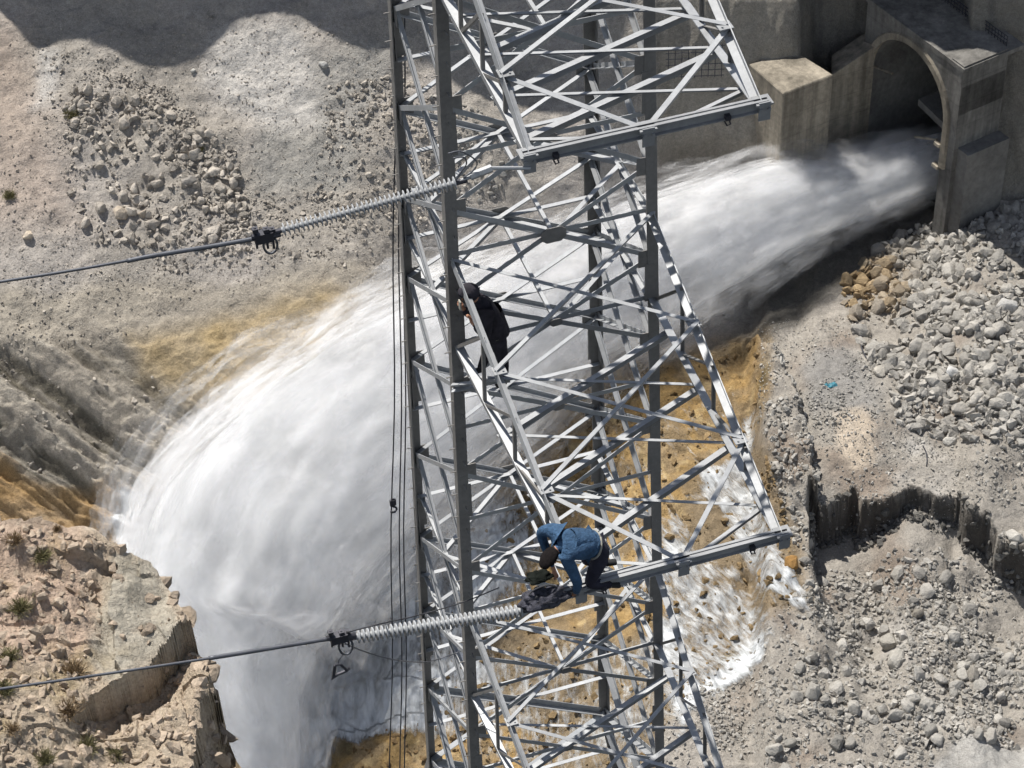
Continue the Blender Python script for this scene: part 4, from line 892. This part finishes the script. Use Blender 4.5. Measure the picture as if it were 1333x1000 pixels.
M_strap = mat('pale_strap', (.30, .29, .25), rough=.8); M_pink = mat('salmon_shirt', (.42, .17, .12), rough=.85, noise=[(10, .2, 3)])
def unit(v): v = np.array(v, float); return v/np.linalg.norm(v)
def hand(J, E_, wi, wrist, dirn, palm_n, curl=.7):
    d = unit(dirn); n = unit(np.array(palm_n)-d*(np.array(palm_n)@d)); s = np.cross(d, n)
    k = len(J); J.append((wrist+d*.055, (.034, .016))); E_.append((wi, k))
    for i, (off, ln) in enumerate(((-.03, .062), (-.01, .07), (.011, .066), (.03, .052))):
        p = wrist+d*.10+s*off; q = p+(d*(1-curl*.4)+n*curl*.4)*ln*.6; r = q+(d*(1-curl)+n*curl)*ln*.55
        a = len(J); J += [(p, .010), (q, .0095), (r, .008)]; E_ += [(k, a), (a, a+1), (a+1, a+2)]
    p = wrist+d*.045-s*.045+n*.01; a = len(J); J += [(p, .012), (p+(d*.6-s*.4+n*.4)*.04, .010)]; E_ += [(k, a), (a, a+1)]
def person(label, q, up_mat, leg_mat, waist_mat=None, hf=.28, hood=False):
    """q: joint positions in metres"""
    o0 = q['pelvis']; K = None
    g = {k: np.array(v)-o0 for k, v in q.items()}
    J = [(g['pelvis'], .125), ((g['pelvis']+g['chest'])/2, .115), (g['chest'], .10), (g['neck'], .05)]
    f = unit(g['face']); u = unit(g['head']-g['neck']); u = unit(u-f*(u@f)*.6); s = unit(np.cross(f, u)); H = g['head']
    J += [(H-u*.05+f*.01, (.062, .066)), (H+u*.02, (.076, .086)), (H+u*.065, (.045, .05))]
    E_ = [(0, 1), (1, 2), (2, 3), (3, 4), (4, 5), (5, 6)]
    for sd in 'lr':
        k = len(J); J += [(g['sh'+sd], .05), (g['el'+sd], .04), (g['wr'+sd], .027)]; E_ += [(2, k), (k, k+1), (k+1, k+2)]
        hand(J, E_, k+2, g['wr'+sd], g['ha'+sd]-g['wr'+sd], g['pn'])
        k = len(J); J += [(g['hi'+sd], .095), (g['kn'+sd], .058), (g['an'+sd], .036), (g['to'+sd], (.035, .025))]; E_ += [(0, k), (k, k+1), (k+1, k+2), (k+2, k+3)]
    bodyJ = [np.array(j[0], float) for j in J]
    body = skinned('person', J, E_, M_skin, None); body.location = o0; body.data.materials.append(up_mat); body.data.materials.append(leg_mat)
    segs = [(g['pelvis'], g['chest'], 1), (g['chest'], g['neck'], 1), (g['neck']+u*.03, g['head'], 0)]
    for sd in 'lr': segs += [(g['chest'], g['sh'+sd], 1), (g['sh'+sd], g['el'+sd], 1), (g['el'+sd], g['wr'+sd]*.85+g['el'+sd]*.15, 1), (g['wr'+sd], g['ha'+sd], 0), (g['pelvis'], g['hi'+sd], 2), (g['hi'+sd], g['kn'+sd], 2), (g['kn'+sd], g['an'+sd], 2), (g['an'+sd], g['to'+sd], 2)]
    def sd_(c, a, b): ab = b-a; tt = np.clip((c-a)@ab/(ab@ab), 0, 1); return np.linalg.norm(c-a-ab*tt)
    for fc in body.data.polygons:
        c = np.array(fc.center); fc.material_index = min(segs, key=lambda z: sd_(c, z[0], z[1]))[2]; tag(body, label, 'person')
    # face: nose, eyes, ears, mouth as small relief joined to the head look
    m = MB(); m.tube([H+f*.085+u*.03, H+f*.108-u*.005], [.010, .016], 8); m.build('nose', M_skin, body, True)
    for e in (-1, 1):
        m = MB(); c = H+f*.083+s*e*.032+u*.035; m.tube([c-f*.004, c+f*.008], .011, 8); m.build('eye', M_hair, body, True)
        m = MB(); c = H+s*e*.084+u*.01; m.tube([c-u*.028, c+s*e*.012, c+u*.028], [.010, .016, .010], 8); m.build('ear', M_skin, body, True)
    m = MB(); m.tube([H+f*.083-s*.024-u*.042, H+f*.094-u*.044, H+f*.083+s*.024-u*.042], .006, 6); m.build('mouth', M_pink, body, True)
    # hair cap
    bm = bmesh.new(); bmesh.ops.create_icosphere(bm, subdivisions=3, radius=1)
    for v in bm.verts:
        w = np.array(v.co); w = w*(1+.05*float(vnoise(w*5, 3))); p = H+u*.04+f*(-.022)+ (s*w[0]*.108+f*w[1]*.115+u*w[2]*.112)*(1.2 if hood else 1)
        if w[1] > .35 and w[2] < .35: p = p-f*.06
        v.co = Vector(p)
    me = bpy.data.meshes.new('hair'); bm.to_mesh(me); bm.free(); me.materials.append(M_hair); me.shade_smooth(); h = bpy.data.objects.new('hair', me); C.objects.link(h); h.parent = body
    if hood: h.name = 'hood'; me.name = 'hood'; me.materials.clear(); me.materials.append(up_mat)
    # jacket
    hem = g['pelvis']*(1-hf)+g['chest']*hf
    J = [(hem, (.158, .17)), ((hem+g['chest'])/2, (.17, .185)), (g['chest'], (.168, .195)), (g['neck']*.45+g['chest']*.55, .125), (g['neck'], .09)]; E_ = [(0, 1), (1, 2), (2, 3), (3, 4)]
    for sd in 'lr':
        k = len(J); J += [(g['sh'+sd], .098), ((g['sh'+sd]+g['el'+sd])/2, .075), (g['el'+sd], .066), (g['wr'+sd]*.9+g['el'+sd]*.1, .046)]; E_ += [(2, k), (k, k+1), (k+1, k+2), (k+2, k+3)]
    if hood: J = [(a_, tuple(np.array(r_)*1.17) if hasattr(r_, '__len__') else r_*1.17) for a_, r_ in J]
    skinned('jacket', J, E_, up_mat, body, 1)
    # trousers
    J = [(g['pelvis']+(g['chest']-g['pelvis'])*.16, (.15, .158)), (g['pelvis'], (.155, .16))]; E_ = [(0, 1)]
    for sd in 'lr':
        k = len(J); J += [(g['hi'+sd], .115), ((g['hi'+sd]+g['kn'+sd])/2, .095), (g['kn'+sd], .078), ((g['kn'+sd]+g['an'+sd])/2, .066), (g['an'+sd], .056)]; E_ += [(1, k), (k, k+1), (k+1, k+2), (k+2, k+3), (k+3, k+4)]
    skinned('trousers', J, E_, leg_mat, body, 1)
    for sd in 'lr':
        d = g['to'+sd]-g['an'+sd]; J = [(g['an'+sd]-unit(d)*.035, .045), (g['an'+sd]+d*.45, (.048, .04)), (g['to'+sd], (.045, .032))]
        skinned('shoe', J, [(0, 1), (1, 2)], M_shoe, body, 1, 2)
    # belt / harness
    ax = unit(g['chest']-g['pelvis']); a = unit(np.cross(ax, g['shl']-g['shr'])); b = np.cross(ax, a); c0 = g['pelvis']+(g['chest']-g['pelvis'])*.2
    m = MB(); m.tube([c0+(a*.163*math.cos(t)+b*.175*math.sin(t)) for t in np.linspace(0, 2*math.pi, 25)], .014, 6); m.build('belt', M_strap, body, True)
    if waist_mat:
        J = [(c0-ax*.02, (.160, .172)), (c0+ax*.07, (.160, .174))]; skinned('shirt_tail', J, [(0, 1)], waist_mat, body, 0)
    return body, g, o0
Y = -1.62
X3 = lambda x, y, Yp, dy=0: at_y(x, y, Yp)+np.array([0, dy, 0])
q = dict(pelvis=X3(646, 437, Y), chest=X3(634, 406, Y), neck=X3(621, 390, Y), head=X3(611, 384, Y),
         shl=X3(627, 398, Y, -.17), shr=X3(627, 398, Y, .17), ell=X3(626, 424, Y, -.24), elr=X3(620, 424, Y, .2), wrl=X3(612, 414, Y, -.12), wrr=X3(606, 408, Y, .10),
         hal=X3(606, 402, Y, -.06), har=X3(600, 398, Y, .08), hil=X3(647, 444, Y, -.09), hir=X3(644, 444, Y, .09), knl=X3(652, 466, Y, -.12), knr=X3(637, 466, Y, .10),
         anl=X3(653, 490, Y, -.12), anr=X3(629, 489, Y, .12), tol=X3(641, 494, Y, -.14), tor=X3(617, 492, Y, .12))
q['face'] = q['pelvis']+unit((-.85, .1, -.55)); q['pn'] = q['pelvis']+unit((-.6, .3, .3))
b1, g1, o1 = person('worker in a black jacket and black trousers leaning against the near left pylon leg', q, M_black, M_black, None, .06, True)
m = MB(); c = g1['hal']*.5+g1['har']*.5; m.box(c+(-.04, 0, .04), (.01, 0, 0), (0, .035, 0), (0, 0, .07)); o = m.build('phone', M_strap); o.location = o1; tag(o, 'small pale phone held up by the worker in black', 'phone')
m = MB(); ft = X3(640, 497, Y); m.angle(at_y(588, 508, -1.26)+(0, 0, 0), at_y(668, 490, -1.6), (0, 0, 1), .09, .01); m.angle(at_y(588, 500, -1.26), at_y(660, 494, -1.95), (0, 0, 1), .07, .01); 
pbuild(m, 'standing_bar', M_galv)
Y = -5.75
q = dict(pelvis=X3(778, 709, Y), chest=X3(742, 703, Y, -.05), neck=X3(723, 709, Y, -.06), head=X3(713, 718, Y, -.1),
         shl=X3(730, 710, Y, -.22), shr=X3(722, 700, Y, .14), ell=X3(742, 738, Y, -.28), elr=X3(712, 712, Y, .26), wrl=X3(744, 760, Y, -.16), wrr=X3(724, 748, Y, .1),
         hal=X3(742, 768, Y, -.10), har=X3(728, 762, Y, -.02), hil=X3(780, 716, Y, -.09), hir=X3(780, 713, Y, .1), knl=X3(762, 750, Y, -.13), knr=X3(768, 742, Y, .17),
         anl=X3(792, 752, Y, -.12), anr=X3(797, 744, Y, .15), tol=X3(803, 751, Y, -.14), tor=X3(808, 742, Y, .14))
q['face'] = q['pelvis']+unit((-.45, -.2, -.85)); q['pn'] = q['pelvis']+unit((-.3, .6, -.3))
b2, g2, o2 = person('worker in a blue jacket bent over the arm tip beam with dark trousers', q, M_blue, M_trous, M_pink, .36)
# bags at the arm tip
def bag(P, sc, m_, nm, label, cat):
    bm = bmesh.new(); bmesh.ops.create_icosphere(bm, subdivisions=4, radius=1)
    for v in bm.verts:
        w = np.array(v.co); k = 1+.5*float(fbm(w*2.4+P[0], 4, 3))-.15*max(0, w[2]); v.co = Vector(w*k*sc)
    me = bpy.data.meshes.new(nm); bm.to_mesh(me); bm.free(); me.materials.append(m_); me.shade_smooth(); o = bpy.data.objects.new(nm, me); C.objects.link(o); o.location = P; tag(o, label, cat)
    if nm == 'tool_bag': return
    m = MB(); m.tube([(-sc[0]*.6*math.cos(t), 0, sc[2]*.7+.12*math.sin(t)) for t in np.linspace(0, math.pi, 10)], .012, 6); m.build('handle', M_rope, o, True)
M_net = mat('grey_netting', (.06, .06, .075), rough=.9, noise=[(22, .6, 3)], bump=(30, .03)); M_bag = mat('black_green_bag', (.012, .014, .012), rough=.95, spec=.05, noise=[(9, .5, 3)], bump=(15, .03))
bag(X3(707, 779, -5.93), (.30, .15, .13), M_net, 'net_bag', 'grey net bag with ropes at the left end of the arm beam', 'bag')
bag(X3(701, 751, -5.8), (.16, .10, .045), M_bag, 'tool_bag', 'small flat black tool bag left of the worker in blue', 'bag')
m = MB(); m.tube(smooth_pts([X3(720, 776, -5.93), X3(742, 770, -5.93), X3(752, 765, -5.87)], 6), .016, 6); m.tube(smooth_pts([X3(684, 793, -5.93), X3(690, 784, -5.95), X3(700, 776, -5.97)], 6), .022, 6)
tag(m.build('tether_rope', M_rope, None, True), 'short dark rope tying the net bag to the arm beam', 'rope')
